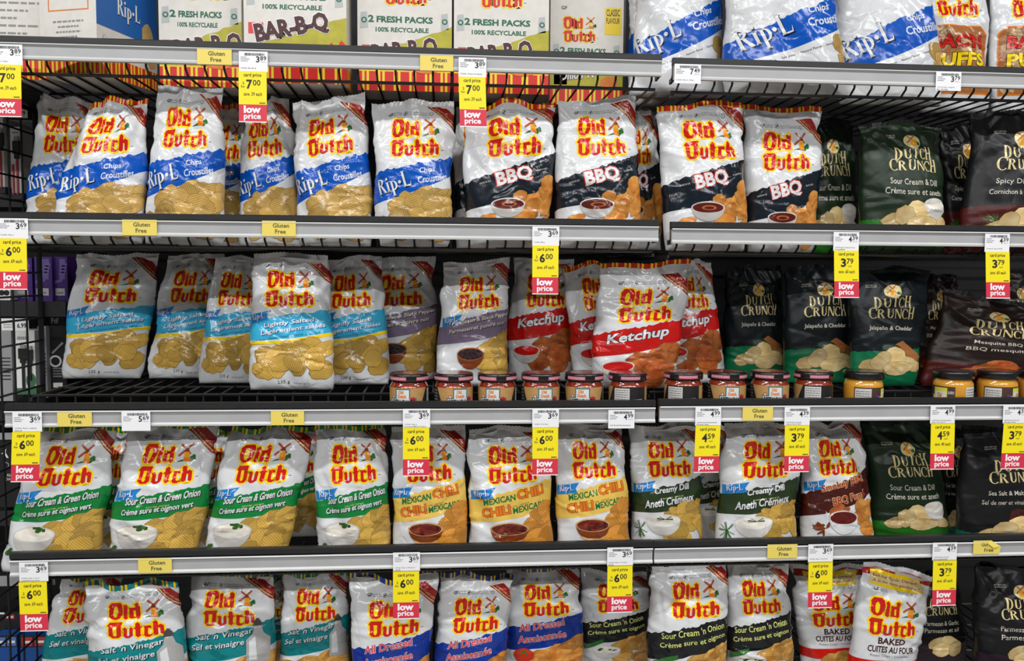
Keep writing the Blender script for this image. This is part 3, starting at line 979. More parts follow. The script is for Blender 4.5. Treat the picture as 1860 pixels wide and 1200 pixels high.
def diced(name):
    if name not in _diced:
        a = Art()
        ARTS[name](a, random.Random(sum(map(ord, name)) * 7 + 3))
        P, M, L = a.triangles()
        # artwork units -> grid units (u column, v row)
        Q = np.empty_like(P)
        Q[:, :, 0] = (np.clip(P[:, :, 0], -.90, .90) * XS + S_MAX) / DS
        Q[:, :, 1] = np.clip(.06 + .94 * P[:, :, 1] / H, 0.002, 0.998) * NV
        A = np.stack([M.astype(float), L], 1)
        lo, hi = int(Q[:, :, 0].min()), int(Q[:, :, 0].max()) + 1
        Q, A = cut_lines(Q, A, lambda p: p[:, :, 0], lo, hi)
        Q, A = cut_lines(Q, A, lambda p: p[:, :, 1], 0, NV)
        Q, A = cut_lines(Q, A, lambda p: p[:, :, 0] + p[:, :, 1], lo, hi + NV)
        n = len(Q)
        flat = Q.reshape(-1, 2)
        key = np.stack([np.round(flat[:, 0] * 4096), np.round(flat[:, 1] * 4096), np.repeat(A[:, 1] * 10, 3), np.repeat(A[:, 0], 3)], 1).astype(np.int64)
        _, first, inv = np.unique(key, axis=0, return_index=True, return_inverse=True)
        V = flat[first]; Lv = key[first][:, 2] / 10.0
        F = inv.reshape(-1, 3)
        ok = (F[:, 0] != F[:, 1]) & (F[:, 1] != F[:, 2]) & (F[:, 0] != F[:, 2])
        _diced[name] = (V, Lv, F[ok], A[ok, 0].astype(int))
    return _diced[name]


def vnorm(a):
    return a / np.maximum(np.linalg.norm(a, axis=-1, keepdims=True), 1e-12)


SEALS = {'red': ('film_red', 'film_yellow'), 'plain': ('film_white', 'film_white'), 'ls': ('film_white', 'film_white'), 'gr': ('film_green', 'film_yellow'), 'teal': ('film_teal', 'film_yellow'),
         'blue': ('film_royal', 'film_yellow'), 'dark': ('film_dcblack', 'film_dcblack')}


# bags whose print sits lower or higher between the seals than usual (share of the height)
LIFT = {
    'crumpled red ketchup chip bag slumped forward above the salsa jars': -.08,
    'slumped silver and black barbecue chip bag with a flared right corner beside the green bags': -.05,
    'blue all dressed chip bag leftmost of three, behind a hanging price tag': -.06,
    'blue all dressed chip bag with a pinched top in the middle of three': -.05,
    'dark green sour cream and dill kettle chip bag in full view on the second shelf': .04,
}


def make_bag(spec, seed):
    fl, lv, z0, tlx, tlz, trx, trz, blx, brx, yb, yt, th, rot, seal, label, group = spec
    rng = np.random.RandomState(seed * 13 + 5)
    rot = round(rot * 0.5 / DS) * DS
    sarr = np.concatenate([np.linspace(-S_MAX, S_MAX, NS + 1), np.linspace(S_MAX, 1 - S_MAX, NB + 1)[1:-1]])
    ncol = len(sarr)
    varr = np.linspace(0, 1, NV + 1)
    origin = np.array([(blx + brx) / 2, yb, z0])
    P = np.zeros((NV + 1, ncol, 3))
    th_s = np.linspace(0, 2 * np.pi, 361)
    m = 2.0 / 2.25
    phase = rng.uniform(0, 6.28, 6)
    neck = rng.uniform(.01, .075)
    seal_h = 0.0095 if seal != 'dark' else 0.007
    tlz -= seal_h * .8; trz -= seal_h * .8
    BLp, BRp = np.array([blx, yb, z0 + .002]), np.array([brx, yb, z0 + .002])
    TLp, TRp = np.array([tlx, yt, tlz]), np.array([trx, yt, trz])
    for i, v in enumerate(varr):
        L = BLp + (TLp - BLp) * v; R = BRp + (TRp - BRp) * v
        a = np.linalg.norm(R - L) / 2
        xh = (R - L) / (2 * a)
        up = vnorm((TLp + TRp) / 2 - (BLp + BRp) / 2)
        nh = vnorm(np.cross(xh, up))               # towards the aisle
        top = min(1.0, (1 - v) / 0.62)
        prof = (math.sin(top * math.pi / 2)) ** 0.8 * (0.45 + 0.55 * min(1.0, v / 0.16) ** 0.5)
        bb = max(th / 2 * prof, 0.0012)
        # sides: full at the middle, drawn in below the top seal, flaring at its corners
        a *= 0.996 + 0.016 * math.sin(3.0 * v + phase[0]) - neck * math.exp(-((v - .86) / .085) ** 2) + 0.014 * math.sin(9 * v + phase[1]) - .05 * math.exp(-(v / .05) ** 2)
        X = a * np.sign(np.sin(th_s)) * np.abs(np.sin(th_s)) ** m
        Y = bb * np.sign(np.cos(th_s)) * np.abs(np.cos(th_s)) ** m
        arc = np.concatenate([[0], np.cumsum(np.hypot(np.diff(X), np.diff(Y)))]); arc /= arc[-1]
        s = np.mod(sarr + 0.0, 1.0)
        xs = np.interp(s, arc, X); ys = np.interp(s, arc, Y)
        C = (L + R) / 2
        P[i] = C + xs[:, None] * xh + ys[:, None] * nh
    up = vnorm((TLp + TRp) / 2 - (BLp + BRp) / 2)
    # normals of the smooth pillow
    du = np.roll(P, -1, 1) - np.roll(P, 1, 1)
    dv = np.gradient(P, axis=0)
    N = vnorm(np.cross(du, dv))
    # creases: soft dents, then sharp folds running from the seals and the sides
    S, Vg = np.meshgrid(sarr, varr)
    disp = np.zeros_like(S)
    for k in range(7):
        fx, fy = rng.uniform(6, 26), rng.uniform(2, 9)
        disp += rng.uniform(.0003, .0011) * np.sin(fx * S * 2 + fy * Vg * 2 + rng.uniform(0, 6.28))
    for k in range(3):      # broad folds across the slack upper half
        c0 = np.array([rng.choice([-1, 1]) * rng.uniform(.05, .2), rng.uniform(.62, .9)]); ang = rng.uniform(.5, 2.6)
        dx, dy = (S - c0[0]) * 0.62, (Vg - c0[1])
        al = dx * math.cos(ang) + dy * math.sin(ang); ac = -dx * math.sin(ang) + dy * math.cos(ang)
        disp += rng.choice([-1, 1]) * rng.uniform(.002, .006) * np.maximum(0, 1 - np.abs(ac) / rng.uniform(.03, .07)) * np.exp(-(al / rng.uniform(.12, .25)) ** 2)
    for k in range(36):
        if k < 13:      # from the top seal downwards
            c = np.array([rng.uniform(-.24, .24), rng.uniform(.74, .98)]); ang = rng.normal(math.pi / 2, .45); ln = rng.uniform(.06, .22); amp = rng.uniform(.0014, .0048)
        elif k < 21:    # from the sides
            c = np.array([rng.choice([-1, 1]) * rng.uniform(.12, .25), rng.uniform(.1, .9)]); ang = rng.uniform(-.7, .7); ln = rng.uniform(.04, .13); amp = rng.uniform(.0010, .0034)
        else:           # anywhere on the face
            c = np.array([rng.uniform(-.2, .2), rng.uniform(.05, .8)]); ang = rng.uniform(0, 3.14); ln = rng.uniform(.06, .2); amp = rng.uniform(.0005, .0020)
        dx, dy = (S - c[0]) * 0.62, (Vg - c[1])     # roughly the same length both ways
        al = dx * math.cos(ang) + dy * math.sin(ang); ac = -dx * math.sin(ang) + dy * math.cos(ang)
        w = rng.uniform(.010, .03)
        sg = 1 if rng.rand() < .6 else -1
        disp += sg * amp * np.maximum(0, 1 - np.abs(ac) / w) * np.exp(-(al / ln) ** 2)
    fade = np.clip(np.minimum(Vg / .05, 1), 0, 1) * np.where(np.abs(S) > S_MAX - .02, 0.3, 1.0)
    P = P + N * (disp * fade)[:, :, None]
    # the seal edge waves forwards and back, its corners fold
    wav = np.clip((Vg - .80) / .20, 0, 1) ** 2
    edge = np.sin(np.clip(S, -.25, .25) * rng.uniform(14, 26) + phase[2]) * rng.uniform(.004, .010) + np.sin(np.clip(S, -.25, .25) * 44 + phase[3]) * .003
    fold_l, fold_r = rng.uniform(-.012, .022, 2)
    xx = np.sin(np.clip(S, -.5, .5) * 2 * np.pi)
    edge = edge + fold_l * np.clip(-xx - .55, 0, 1) + fold_r * np.clip(xx - .55, 0, 1)
    P = P - (wav * edge)[:, :, None] * np.array([0, -1.0, 0])
    drop = (np.sin(xx * rng.uniform(1.5, 4) + phase[4]) * .5 + .5) * rng.uniform(.003, .016)
    P[:, :, 2] -= wav * drop
    P[:, :, 2] = np.maximum(P[:, :, 2], z0 + .001)
    du = np.roll(P, -1, 1) - np.roll(P, 1, 1)
    dv = np.gradient(P, axis=0)
    N = vnorm(np.cross(du, dv))
    P = P - origin
    # film
    idx = np.arange((NV + 1) * ncol).reshape(NV + 1, ncol)
    i0, i1 = idx[:-1], idx[1:]
    j0, j1 = i0, np.roll(i0, -1, 1)
    k0, k1 = i1, np.roll(i1, -1, 1)
    F = np.concatenate([np.stack([j0, j1, k0], -1).reshape(-1, 3), np.stack([j1, k1, k0], -1).reshape(-1, 3)])
    base = P.reshape(-1, 3)
    cb = len(base)
    cap = np.stack([np.full(ncol, cb), np.roll(idx[0], -1), idx[0]], 1)
    base = np.concatenate([base, P[0].mean(0, keepdims=True)])
    F = np.concatenate([F, cap])
    uvb = np.concatenate([np.stack([S.ravel() / XS, Vg.ravel() * H], 1), [[0, 0]]])
    bm = MI[BASE[fl]]
    FM = np.full(len(F), bm)
    # inks
    V, Lv, DF, DM = diced(fl)
    U = np.clip(V[:, 0] + round(rot / DS), 0, NS - 1e-6); W = np.clip(V[:, 1] + round(LIFT.get(label, 0) * NV), .05, NV - .05)
    ci, cj = np.floor(U).astype(int), np.floor(W).astype(int)
    fx, fy = (U - ci)[:, None], (W - cj)[:, None]
    low = (fx + fy <= 1)

    def lerp(G):
        a, b, c, d = G[cj, ci], G[cj, ci + 1], G[cj + 1, ci], G[cj + 1, ci + 1]
        return np.where(low, a + (b - a) * fx + (c - a) * fy, d + (c - d) * (1 - fx) + (b - d) * (1 - fy))
    pts = lerp(P) + vnorm(lerp(N)) * (0.00010 * (Lv + 1))[:, None]
    uvd = np.stack([V[:, 0] * DS / XS, V[:, 1] / NV * H], 1)
    AV = np.concatenate([base, pts]); AF = np.concatenate([F, DF + len(base)]); AM = np.concatenate([FM, DM]); UV = np.concatenate([uvb, uvd])
    used, inv = np.unique(AM, return_inverse=True)
    me = mesh_from('film', AV, AF, [MAT_LIST[i] for i in used], inv, UV, True)
    root = empty('chip_bag', origin)
    tag(root, label, 'chip bag', group)
    link_mesh('bag_body', me, root)
    # crimped top seal: a thin striped strip with a toothed edge
    front = [j for j in range(ncol) if abs(sarr[j]) <= .25 + 1e-6]
    topf = P[-1, front]; 
    tb = np.array([P[-1, np.argmin(np.abs(np.mod(0.5 - sarr[j], 1.0) - np.mod(sarr, 1.0)))] for j in front])
    mid = topf
    n = len(front)
    hgt = seal_h
    sv, sf, sm = [], [], []
    for q in range(n):
        tooth = .0014 if q % 2 else 0.0
        for dyy in (-.0007, .0007):
            b = mid[q] + np.array([0, dyy, -.001]); t = mid[q] + up * (hgt - tooth) + np.array([0, dyy + (rng.uniform(-.0005, .0005)), 0])
            sv += [b, t]
    for q in range(n - 1):
        o, p = q * 4, q * 4 + 4
        stripe = 1 if (q % 6) in (0, 2) else 0
        for f in ((o, p, p + 1, o + 1), (o + 2, o + 3, p + 3, p + 2), (o + 1, p + 1, p + 3, o + 3), (o, o + 2, p + 2, p)):
            sf.append(f); sm.append(stripe)
    for o in (0, (n - 1) * 4):
        sf.append((o, o + 1, o + 3, o + 2)); sm.append(0)
    ms = mesh_from('seal', sv, sf, list(SEALS[seal]), sm, None, False)
    link_mesh('top_seal', ms, root)
    return root


BAGS = [  # flavour, level, base z, top-left x z, top-right x z, bottom x left right, base depth, top depth, thickness, turn, seal, label, group
    ('rip', 2, 1.446, -0.7659, 1.7350, -0.6624, 1.7237, -0.7918, -0.6320, 0.150, 0.170, 0.060, -0.01, None, 'peaked silver and blue ripple chip bag, leftmost on the second shelf', 'ripple chip bags'),
    ('rip', 2, 1.446, -0.6420, 1.7073, -0.5331, 1.7179, -0.7090, -0.5371, 0.058, 0.075, 0.065, -0.03, 'red', 'twisted silver and blue ripple chip bag standing before the leftmost one on the second shelf', 'ripple chip bags'),
    ('rip', 2, 1.446, -0.5164, 1.7338, -0.3968, 1.7320, -0.5398, -0.3963, 0.058, 0.070, 0.065, -0.03, None, 'tallest blue banded ripple chip bag, just left of a hanging yellow sale slip', 'ripple chip bags'),
    ('rip', 2, 1.446, -0.4640, 1.7350, -0.3800, 1.7275, -0.5242, -0.3944, 0.200, 0.210, 0.050, 0.02, 'red', 'silver and blue ripple chip bag mostly hidden behind the tall upright one', 'ripple chip bags'),
    ('rip', 2, 1.446, -0.3753, 1.7172, -0.2896, 1.7350, -0.3871, -0.2668, 0.125, 0.135, 0.060, -0.05, None, 'blue banded ripple chip bag with a folded top under a hanging sale slip', 'ripple chip bags'),
    ('rip', 2, 1.446, -0.2788, 1.7127, -0.1430, 1.7350, -0.2651, -0.1277, 0.075, 0.100, 0.065, -0.03, None, 'blue banded ripple chip bag with high right corner, left of the straight one', 'ripple chip bags'),
    ('rip', 2, 1.446, -0.1320, 1.7153, 0.0242, 1.7231, -0.1176, 0.0144, 0.061, 0.075, 0.070, 0.00, None, 'silver and blue ripple chip bag standing straight beside the first barbecue bag', 'ripple chip bags'),
    ('bbq', 2, 1.446, 0.0263, 1.7350, 0.1022, 1.7350, 0.0270, 0.1092, 0.165, 0.170, 0.050, 0.00, None, 'black banded barbecue chip bag glimpsed in the gap beside the straight ripple bag', 'barbecue chip bags'),
    ('bbq', 2, 1.446, 0.0372, 1.7182, 0.2164, 1.7350, 0.0441, 0.2016, 0.061, 0.070, 0.070, 0.03, 'red', 'black banded barbecue chip bag, leftmost of its kind, touching a sale slip', 'barbecue chip bags'),
    ('bbq', 2, 1.446, 0.2151, 1.7306, 0.3679, 1.7350, 0.2128, 0.3774, 0.061, 0.070, 0.070, 0.00, None, 'silver and black barbecue chip bag second from the left of its kind', 'barbecue chip bags'),
    ('bbq', 2, 1.446, 0.3598, 1.7300, 0.4336, 1.7300, 0.3445, 0.4463, 0.160, 0.170, 0.060, -0.10, None, 'silver barbecue chip bag seen edge on in the gap between the two shelf sections', 'barbecue chip bags'),
    ('bbq', 2, 1.443, 0.4057, 1.7300, 0.5741, 1.7300, 0.4230, 0.5848, 0.061, 0.066, 0.070, 0.03, 'red', 'silver and black barbecue chip bag whose corner overhangs the gap between shelf sections', 'barbecue chip bags'),
    ('bbq', 2, 1.443, 0.5841, 1.7300, 0.7490, 1.7300, 0.5957, 0.7318, 0.090, 0.100, 0.060, -0.03, 'red', 'slumped silver and black barbecue chip bag with a flared right corner beside the green bags', 'barbecue chip bags'),
    ('dcs', 2, 1.443, 0.7438, 1.7232, 0.8554, 1.7281, 0.7420, 0.8727, 0.190, 0.195, 0.060, 0.02, None, 'dark green kettle chip bag half hidden behind the slumped barbecue bag', 'dark green kettle chip bags'),
    ('dcs', 2, 1.443, 0.8273, 1.7165, 0.9972, 1.7074, 0.8248, 1.0010, 0.090, 0.110, 0.065, 0.06, None, 'dark green sour cream and dill kettle chip bag in full view on the second shelf', 'dark green kettle chip bags'),
    ('dcp', 2, 1.443, 1.0356, 1.7300, 1.1311, 1.7055, 1.0425, 1.1524, 0.170, 0.175, 0.055, 0.00, None, 'black kettle chip bag squeezed between the green bag and the spicy dill bag', 'spicy dill kettle chip bags'),
    ('dcp', 2, 1.443, 1.0417, 1.7300, 1.2225, 1.7265, 1.0197, 1.2000, 0.061, 0.080, 0.070, 0.02, None, 'black spicy dill pickle kettle chip bag at the right edge of the second shelf', 'spicy dill kettle chip bags'),
    ('ls', 3, 1.170, -0.7716, 1.4319, -0.5995, 1.4350, -0.7952, -0.6299, 0.300, 0.335, 0.070, 0.00, 'ls', 'light blue lightly salted chip bag leftmost on the third shelf beside the wire panel', 'lightly salted chip bags'),
    ('ls', 3, 1.170, -0.5880, 1.4350, -0.4640, 1.4350, -0.6184, -0.4732, 0.300, 0.335, 0.060, 0.00, 'ls', 'light blue lightly salted chip bag second from the left on the third shelf', 'lightly salted chip bags'),
    ('ls', 3, 1.170, -0.4650, 1.4350, -0.3548, 1.4272, -0.4927, -0.3641, 0.215, 0.250, 0.055, -0.02, 'ls', 'light blue lightly salted chip bag third from the left, its left side tucked in', 'lightly salted chip bags'),
    ('ls', 3, 1.170, -0.3658, 1.4350, -0.2189, 1.4331, -0.3721, -0.2037, 0.115, 0.150, 0.070, -0.03, 'ls', 'light blue lightly salted chip bag standing furthest forward of the five', 'lightly salted chip bags'),
    ('ls', 3, 1.170, -0.2416, 1.4275, -0.1203, 1.4350, -0.2590, -0.1045, 0.195, 0.210, 0.060, -0.03, 'ls', 'light blue lightly salted chip bag rightmost of its kind next to the salsa jars', 'lightly salted chip bags'),
    ('pep', 3, 1.170, -0.1697, 1.4271, -0.0112, 1.4350, -0.1741, -0.0131, 0.275, 0.290, 0.060, -0.01, None, 'mauve parmesan and black pepper chip bag half hidden behind the lightly salted bags', 'black pepper chip bags'),
    ('pep', 3, 1.170, 0.0007, 1.4268, 0.1382, 1.4325, -0.0121, 0.1296, 0.160, 0.180, 0.065, 0.02, None, 'mauve parmesan and black pepper chip bag in full view above the salsa jars', 'black pepper chip bags'),
    ('ket', 3, 1.170, 0.1486, 1.4338, 0.2822, 1.4350, 0.1357, 0.2793, 0.240, 0.250, 0.060, 0.00, None, 'red ketchup chip bag in shade behind the hanging two for six tag', 'ketchup chip bags'),
    ('ket', 3, 1.170, 0.2471, 1.4225, 0.3688, 1.4310, 0.2731, 0.3931, 0.185, 0.200, 0.050, 0.05, 'red', 'red ketchup chip bag cut off by the crumpled bag in front of it', 'ketchup chip bags'),
    ('ket', 3, 1.171, 0.3070, 1.4178, 0.5001, 1.4303, 0.2976, 0.4578, 0.115, 0.125, 0.060, 0.00, 'red', 'crumpled red ketchup chip bag slumped forward above the salsa jars', 'ketchup chip bags'),
    ('ket', 3, 1.171, 0.4655, 1.4310, 0.5653, 1.4310, 0.4362, 0.5964, 0.190, 0.210, 0.055, -0.03, None, 'red ketchup chip bag standing right of the crumpled one across the shelf joint', 'ketchup chip bags'),
    ('dcj', 3, 1.171, 0.6130, 1.4191, 0.7415, 1.4226, 0.6150, 0.7469, 0.260, 0.265, 0.055, 0.03, None, 'black and green jalapeno kettle chip bag leftmost of its kind next to the ketchup bags', 'jalapeno kettle chip bags'),
    ('dcj', 3, 1.171, 0.7219, 1.4195, 0.8639, 1.4253, 0.7179, 0.8728, 0.190, 0.200, 0.060, 0.03, None, 'black and green jalapeno kettle chip bag standing between two of its kind', 'jalapeno kettle chip bags'),
    ('dcj', 3, 1.171, 0.8318, 1.4244, 1.0066, 1.4168, 0.8358, 0.9753, 0.130, 0.140, 0.060, -0.02, None, 'black and green jalapeno kettle chip bag with a bright green foot, rightmost of its kind', 'jalapeno kettle chip bags'),
    ('dcm', 3, 1.171, 1.0468, 1.4104, 1.1341, 1.4014, 1.0281, 1.1483, 0.240, 0.250, 0.050, -0.02, None, 'dark brown mesquite kettle chip bag standing behind the gold edged fold', 'mesquite kettle chip bags'),
    ('dcm', 3, 1.171, 1.0441, 1.3738, 1.2402, 1.3381, 0.9747, 1.2622, 0.125, 0.140, 0.065, 0.02, None, 'dark brown mesquite kettle chip bag toppled forward above the cheese dip jars', 'mesquite kettle chip bags'),
    ('dcm', 3, 1.171, 1.1976, 1.4163, 1.3291, 1.4125, 1.1999, 1.3537, 0.230, 0.240, 0.055, 0.00, None, 'dark brown mesquite kettle chip bag at the right edge behind the toppled one', 'mesquite kettle chip bags'),
    ('sco2', 4, 0.845, -0.7436, 1.1180, -0.5909, 1.1180, -0.8078, -0.6389, 0.058, 0.064, 0.065, 0.00, 'gr', 'green onion chip bag hanging over the left shelf end behind a sale slip', 'sour cream and green onion chip bags'),
    ('sco2', 4, 0.845, -0.6734, 1.0940, -0.5826, 1.1041, -0.6963, -0.5969, 0.150, 0.155, 0.050, 0.03, 'gr', 'green onion chip bag in shade between the two leftmost front ones', 'sour cream and green onion chip bags'),
    ('sco2', 4, 0.845, -0.5804, 1.1180, -0.4120, 1.1180, -0.6229, -0.4604, 0.061, 0.070, 0.070, 0.00, 'gr', 'green onion chip bag second from the left in the fourth shelf front row', 'sour cream and green onion chip bags'),
    ('sco2', 4, 0.845, -0.4815, 1.0969, -0.3891, 1.0895, -0.5077, -0.4191, 0.150, 0.155, 0.050, 0.05, 'gr', 'green onion chip bag showing a shaded strip behind the second and third front ones', 'sour cream and green onion chip bags'),
    ('sco2', 4, 0.845, -0.3950, 1.1157, -0.2355, 1.1180, -0.4466, -0.2976, 0.058, 0.070, 0.065, -0.03, 'gr', 'green onion chip bag leaning right beside a dark gap on the fourth shelf', 'sour cream and green onion chip bags'),
    ('sco2', 4, 0.845, -0.3442, 1.0657, -0.2516, 1.0789, -0.3684, -0.2504, 0.240, 0.245, 0.050, 0.02, 'gr', 'dark shaded green onion chip bag standing deep in the gap', 'sour cream and green onion chip bags'),
    ('sco2', 4, 0.845, -0.2399, 1.1115, -0.1074, 1.1180, -0.2332, -0.0932, 0.058, 0.064, 0.065, 0.02, 'gr', 'green onion chip bag standing just left of the yellow chili bags', 'sour cream and green onion chip bags'),
    ('chi', 4, 0.845, -0.0946, 1.1114, 0.0448, 1.1146, -0.0903, 0.0497, 0.058, 0.070, 0.065, -0.02, None, 'yellow mexican chili chip bag leftmost of three, behind a hanging price tag', 'mexican chili chip bags'),
    ('chi', 4, 0.845, 0.0517, 1.1047, 0.2057, 1.1120, 0.0525, 0.2165, 0.061, 0.066, 0.070, 0.00, None, 'yellow mexican chili chip bag in the middle of three', 'mexican chili chip bags'),
    ('chi', 4, 0.845, 0.2166, 1.1138, 0.3550, 1.1128, 0.2233, 0.3660, 0.060, 0.080, 0.065, 0.00, None, 'yellow mexican chili chip bag rightmost of three, next to the creamy dill bag', 'mexican chili chip bags'),
    ('dil', 4, 0.845, 0.3687, 1.1070, 0.5155, 1.1082, 0.3786, 0.5168, 0.085, 0.100, 0.065, 0.00, None, 'olive creamy dill chip bag at the end of the left shelf section', 'creamy dill chip bags'),
    ('dil', 4, 0.845, 0.5119, 1.0891, 0.6011, 1.0884, 0.5063, 0.6174, 0.165, 0.170, 0.050, -0.01, None, 'olive creamy dill chip bag glimpsed between two front creamy dill bags', 'creamy dill chip bags'),
    ('dil', 4, 0.845, 0.5546, 1.1101, 0.7132, 1.1111, 0.5364, 0.6929, 0.061, 0.075, 0.070, 0.00, None, 'olive creamy dill chip bag standing at the start of the right shelf section', 'creamy dill chip bags'),
    ('smk', 4, 0.845, 0.7245, 1.1054, 0.8437, 1.1112, 0.7194, 0.8709, 0.075, 0.095, 0.065, -0.02, None, 'maroon smokey barbecue chip bag beside the green kettle chip bag', 'smokey barbecue chip bags'),
    ('dcs', 4, 0.845, 0.8663, 1.1014, 1.0158, 1.1003, 0.8944, 1.0598, 0.120, 0.125, 0.065, 0.00, None, 'dark green kettle chip bag on the fourth shelf with a bright green foot', 'dark green kettle chip bags'),
    ('dcv', 4, 0.845, 1.0453, 1.0790, 1.1293, 1.0783, 1.0449, 1.1392, 0.160, 0.165, 0.050, 0.00, None, 'black kettle chip bag in shade between the green bag and the salt and vinegar bag', 'salt and vinegar kettle chip bags'),
    ('dcv', 4, 0.845, 1.0405, 1.1015, 1.2156, 1.1047, 1.0371, 1.2314, 0.061, 0.066, 0.070, 0.02, None, 'black salt and malt vinegar kettle chip bag at the right edge of the fourth shelf', 'salt and vinegar kettle chip bags'),
    ('sv', 5, 0.577, -0.7448, 0.8149, -0.6249, 0.8100, -0.7881, -0.6084, 0.130, 0.150, 0.060, 0.00, 'gr', 'teal salt and vinegar chip bag behind the leftmost front bag on the bottom shelf', 'salt and vinegar chip bags'),
    ('sv', 5, 0.577, -0.6671, 0.8178, -0.4884, 0.8220, -0.6454, -0.4751, 0.061, 0.066, 0.070, 0.03, 'teal', 'teal chip bag with a crumpled top, leftmost in the bottom front row', 'salt and vinegar chip bags'),
    ('sv', 5, 0.577, -0.4860, 0.8213, -0.3260, 0.8176, -0.4875, -0.3226, 0.100, 0.110, 0.070, -0.02, 'teal', 'teal salt and vinegar chip bag second in the front row of the bottom shelf', 'salt and vinegar chip bags'),
    ('sv', 5, 0.577, -0.3798, 0.7737, -0.3134, 0.7743, -0.3947, -0.3010, 0.200, 0.205, 0.050, 0.02, 'teal', 'teal salt and vinegar chip bag showing a narrow strip between two front bags', 'salt and vinegar chip bags'),
    ('sv', 5, 0.577, -0.3101, 0.8126, -0.1861, 0.8120, -0.3246, -0.1804, 0.125, 0.130, 0.065, 0.00, 'teal', 'teal salt and vinegar chip bag beside the blue all dressed bags', 'salt and vinegar chip bags'),
    ('ad', 5, 0.577, -0.1764, 0.8215, -0.0052, 0.8284, -0.1668, -0.0282, 0.061, 0.066, 0.070, -0.01, 'blue', 'blue all dressed chip bag leftmost of three, behind a hanging price tag', 'all dressed chip bags'),
    ('ad', 5, 0.577, -0.0025, 0.8152, 0.1414, 0.8185, -0.0171, 0.1185, 0.075, 0.085, 0.070, 0.00, 'blue', 'blue all dressed chip bag with a pinched top in the middle of three', 'all dressed chip bags'),
    ('ad', 5, 0.577, 0.1279, 0.8099, 0.2824, 0.8087, 0.1223, 0.2914, 0.125, 0.130, 0.065, 0.00, 'blue', 'blue all dressed chip bag rightmost of three, next to the black onion bags', 'all dressed chip bags'),
    ('sco', 5, 0.577, 0.2870, 0.7901, 0.4313, 0.7892, 0.2889, 0.4387, 0.165, 0.170, 0.060, 0.01, None, 'black sour cream and onion chip bag leftmost of three, behind a hanging price tag', 'sour cream and onion chip bags'),
    ('sco', 5, 0.577, 0.4097, 0.8351, 0.5669, 0.8360, 0.4066, 0.5627, 0.061, 0.066, 0.070, 0.02, None, 'black sour cream and onion chip bag standing just right of the shelf joint', 'sour cream and onion chip bags'),
    ('sco', 5, 0.577, 0.5751, 0.8216, 0.7010, 0.8211, 0.5732, 0.7158, 0.085, 0.095, 0.065, -0.03, None, 'black sour cream and onion chip bag rightmost of three, beside the baked crisps', 'sour cream and onion chip bags'),
    ('bak', 5, 0.577, 0.7276, 0.7935, 0.8852, 0.7971, 0.7492, 0.8735, 0.125, 0.140, 0.060, 0.02, None, 'white baked crisps bag with a yellow banner, left of the pair', 'baked crisps bags'),
    ('bak', 5, 0.577, 0.8389, 0.8345, 0.9855, 0.7996, 0.8111, 0.9523, 0.056, 0.061, 0.060, -0.02, None, 'white baked crisps bag tilted clockwise, right of the pair', 'baked crisps bags'),
    ('dcg', 5, 0.577, 1.0012, 0.7799, 1.0889, 0.7850, 0.9774, 1.1172, 0.130, 0.135, 0.055, -0.02, None, 'black parmesan and garlic kettle chip bag partly behind the tilted baked crisps', 'parmesan and garlic kettle chip bags'),
    ('dcg', 5, 0.577, 1.0840, 0.8173, 1.2400, 0.8092, 1.0892, 1.2575, 0.061, 0.070, 0.070, 0.03, None, 'black parmesan and garlic kettle chip bag at the right edge of the bottom shelf', 'parmesan and garlic kettle chip bags'),
    ('big', 1, 1.744, 0.3943, 2.0623, 0.5318, 2.0995, 0.3614, 0.5599, 0.125, 0.140, 0.080, -0.03, None, 'big silver and blue ripple chip bag leftmost of three on the top shelf', 'big ripple chip bags'),
    ('big', 1, 1.740, 0.5382, 2.0718, 0.7241, 2.0897, 0.5297, 0.7818, 0.066, 0.071, 0.080, 0.02, None, 'big silver and blue ripple chip bag in the middle of three on the top shelf', 'big ripple chip bags'),
    ('big', 1, 1.740, 0.7718, 2.0982, 0.9612, 2.1060, 0.7860, 1.0096, 0.125, 0.140, 0.080, -0.03, None, 'big silver and blue ripple chip bag rightmost of three on the top shelf', 'big ripple chip bags'),
    ('puf', 1, 1.740, 0.9870, 2.0414, 1.1366, 2.0470, 0.9965, 1.1477, 0.195, 0.200, 0.060, -0.02, None, 'bag of puffs with a clear window, beside the big blue chip bags', 'bags of puffs'),
    ('puf', 1, 1.740, 1.1460, 2.0471, 1.2978, 2.0528, 1.1572, 1.3107, 0.195, 0.200, 0.060, 0.00, None, 'bag of puffs with a clear window at the right edge of the top shelf', 'bags of puffs'),
    ('rip', 1, 1.744, 0.3828, 2.0395, 0.4448, 2.0420, 0.3866, 0.4563, 0.220, 0.225, 0.050, 0.10, None, 'silver chip bag with red lettering tucked behind the leftmost big bag on the top shelf', 'ripple chip bags'),
]
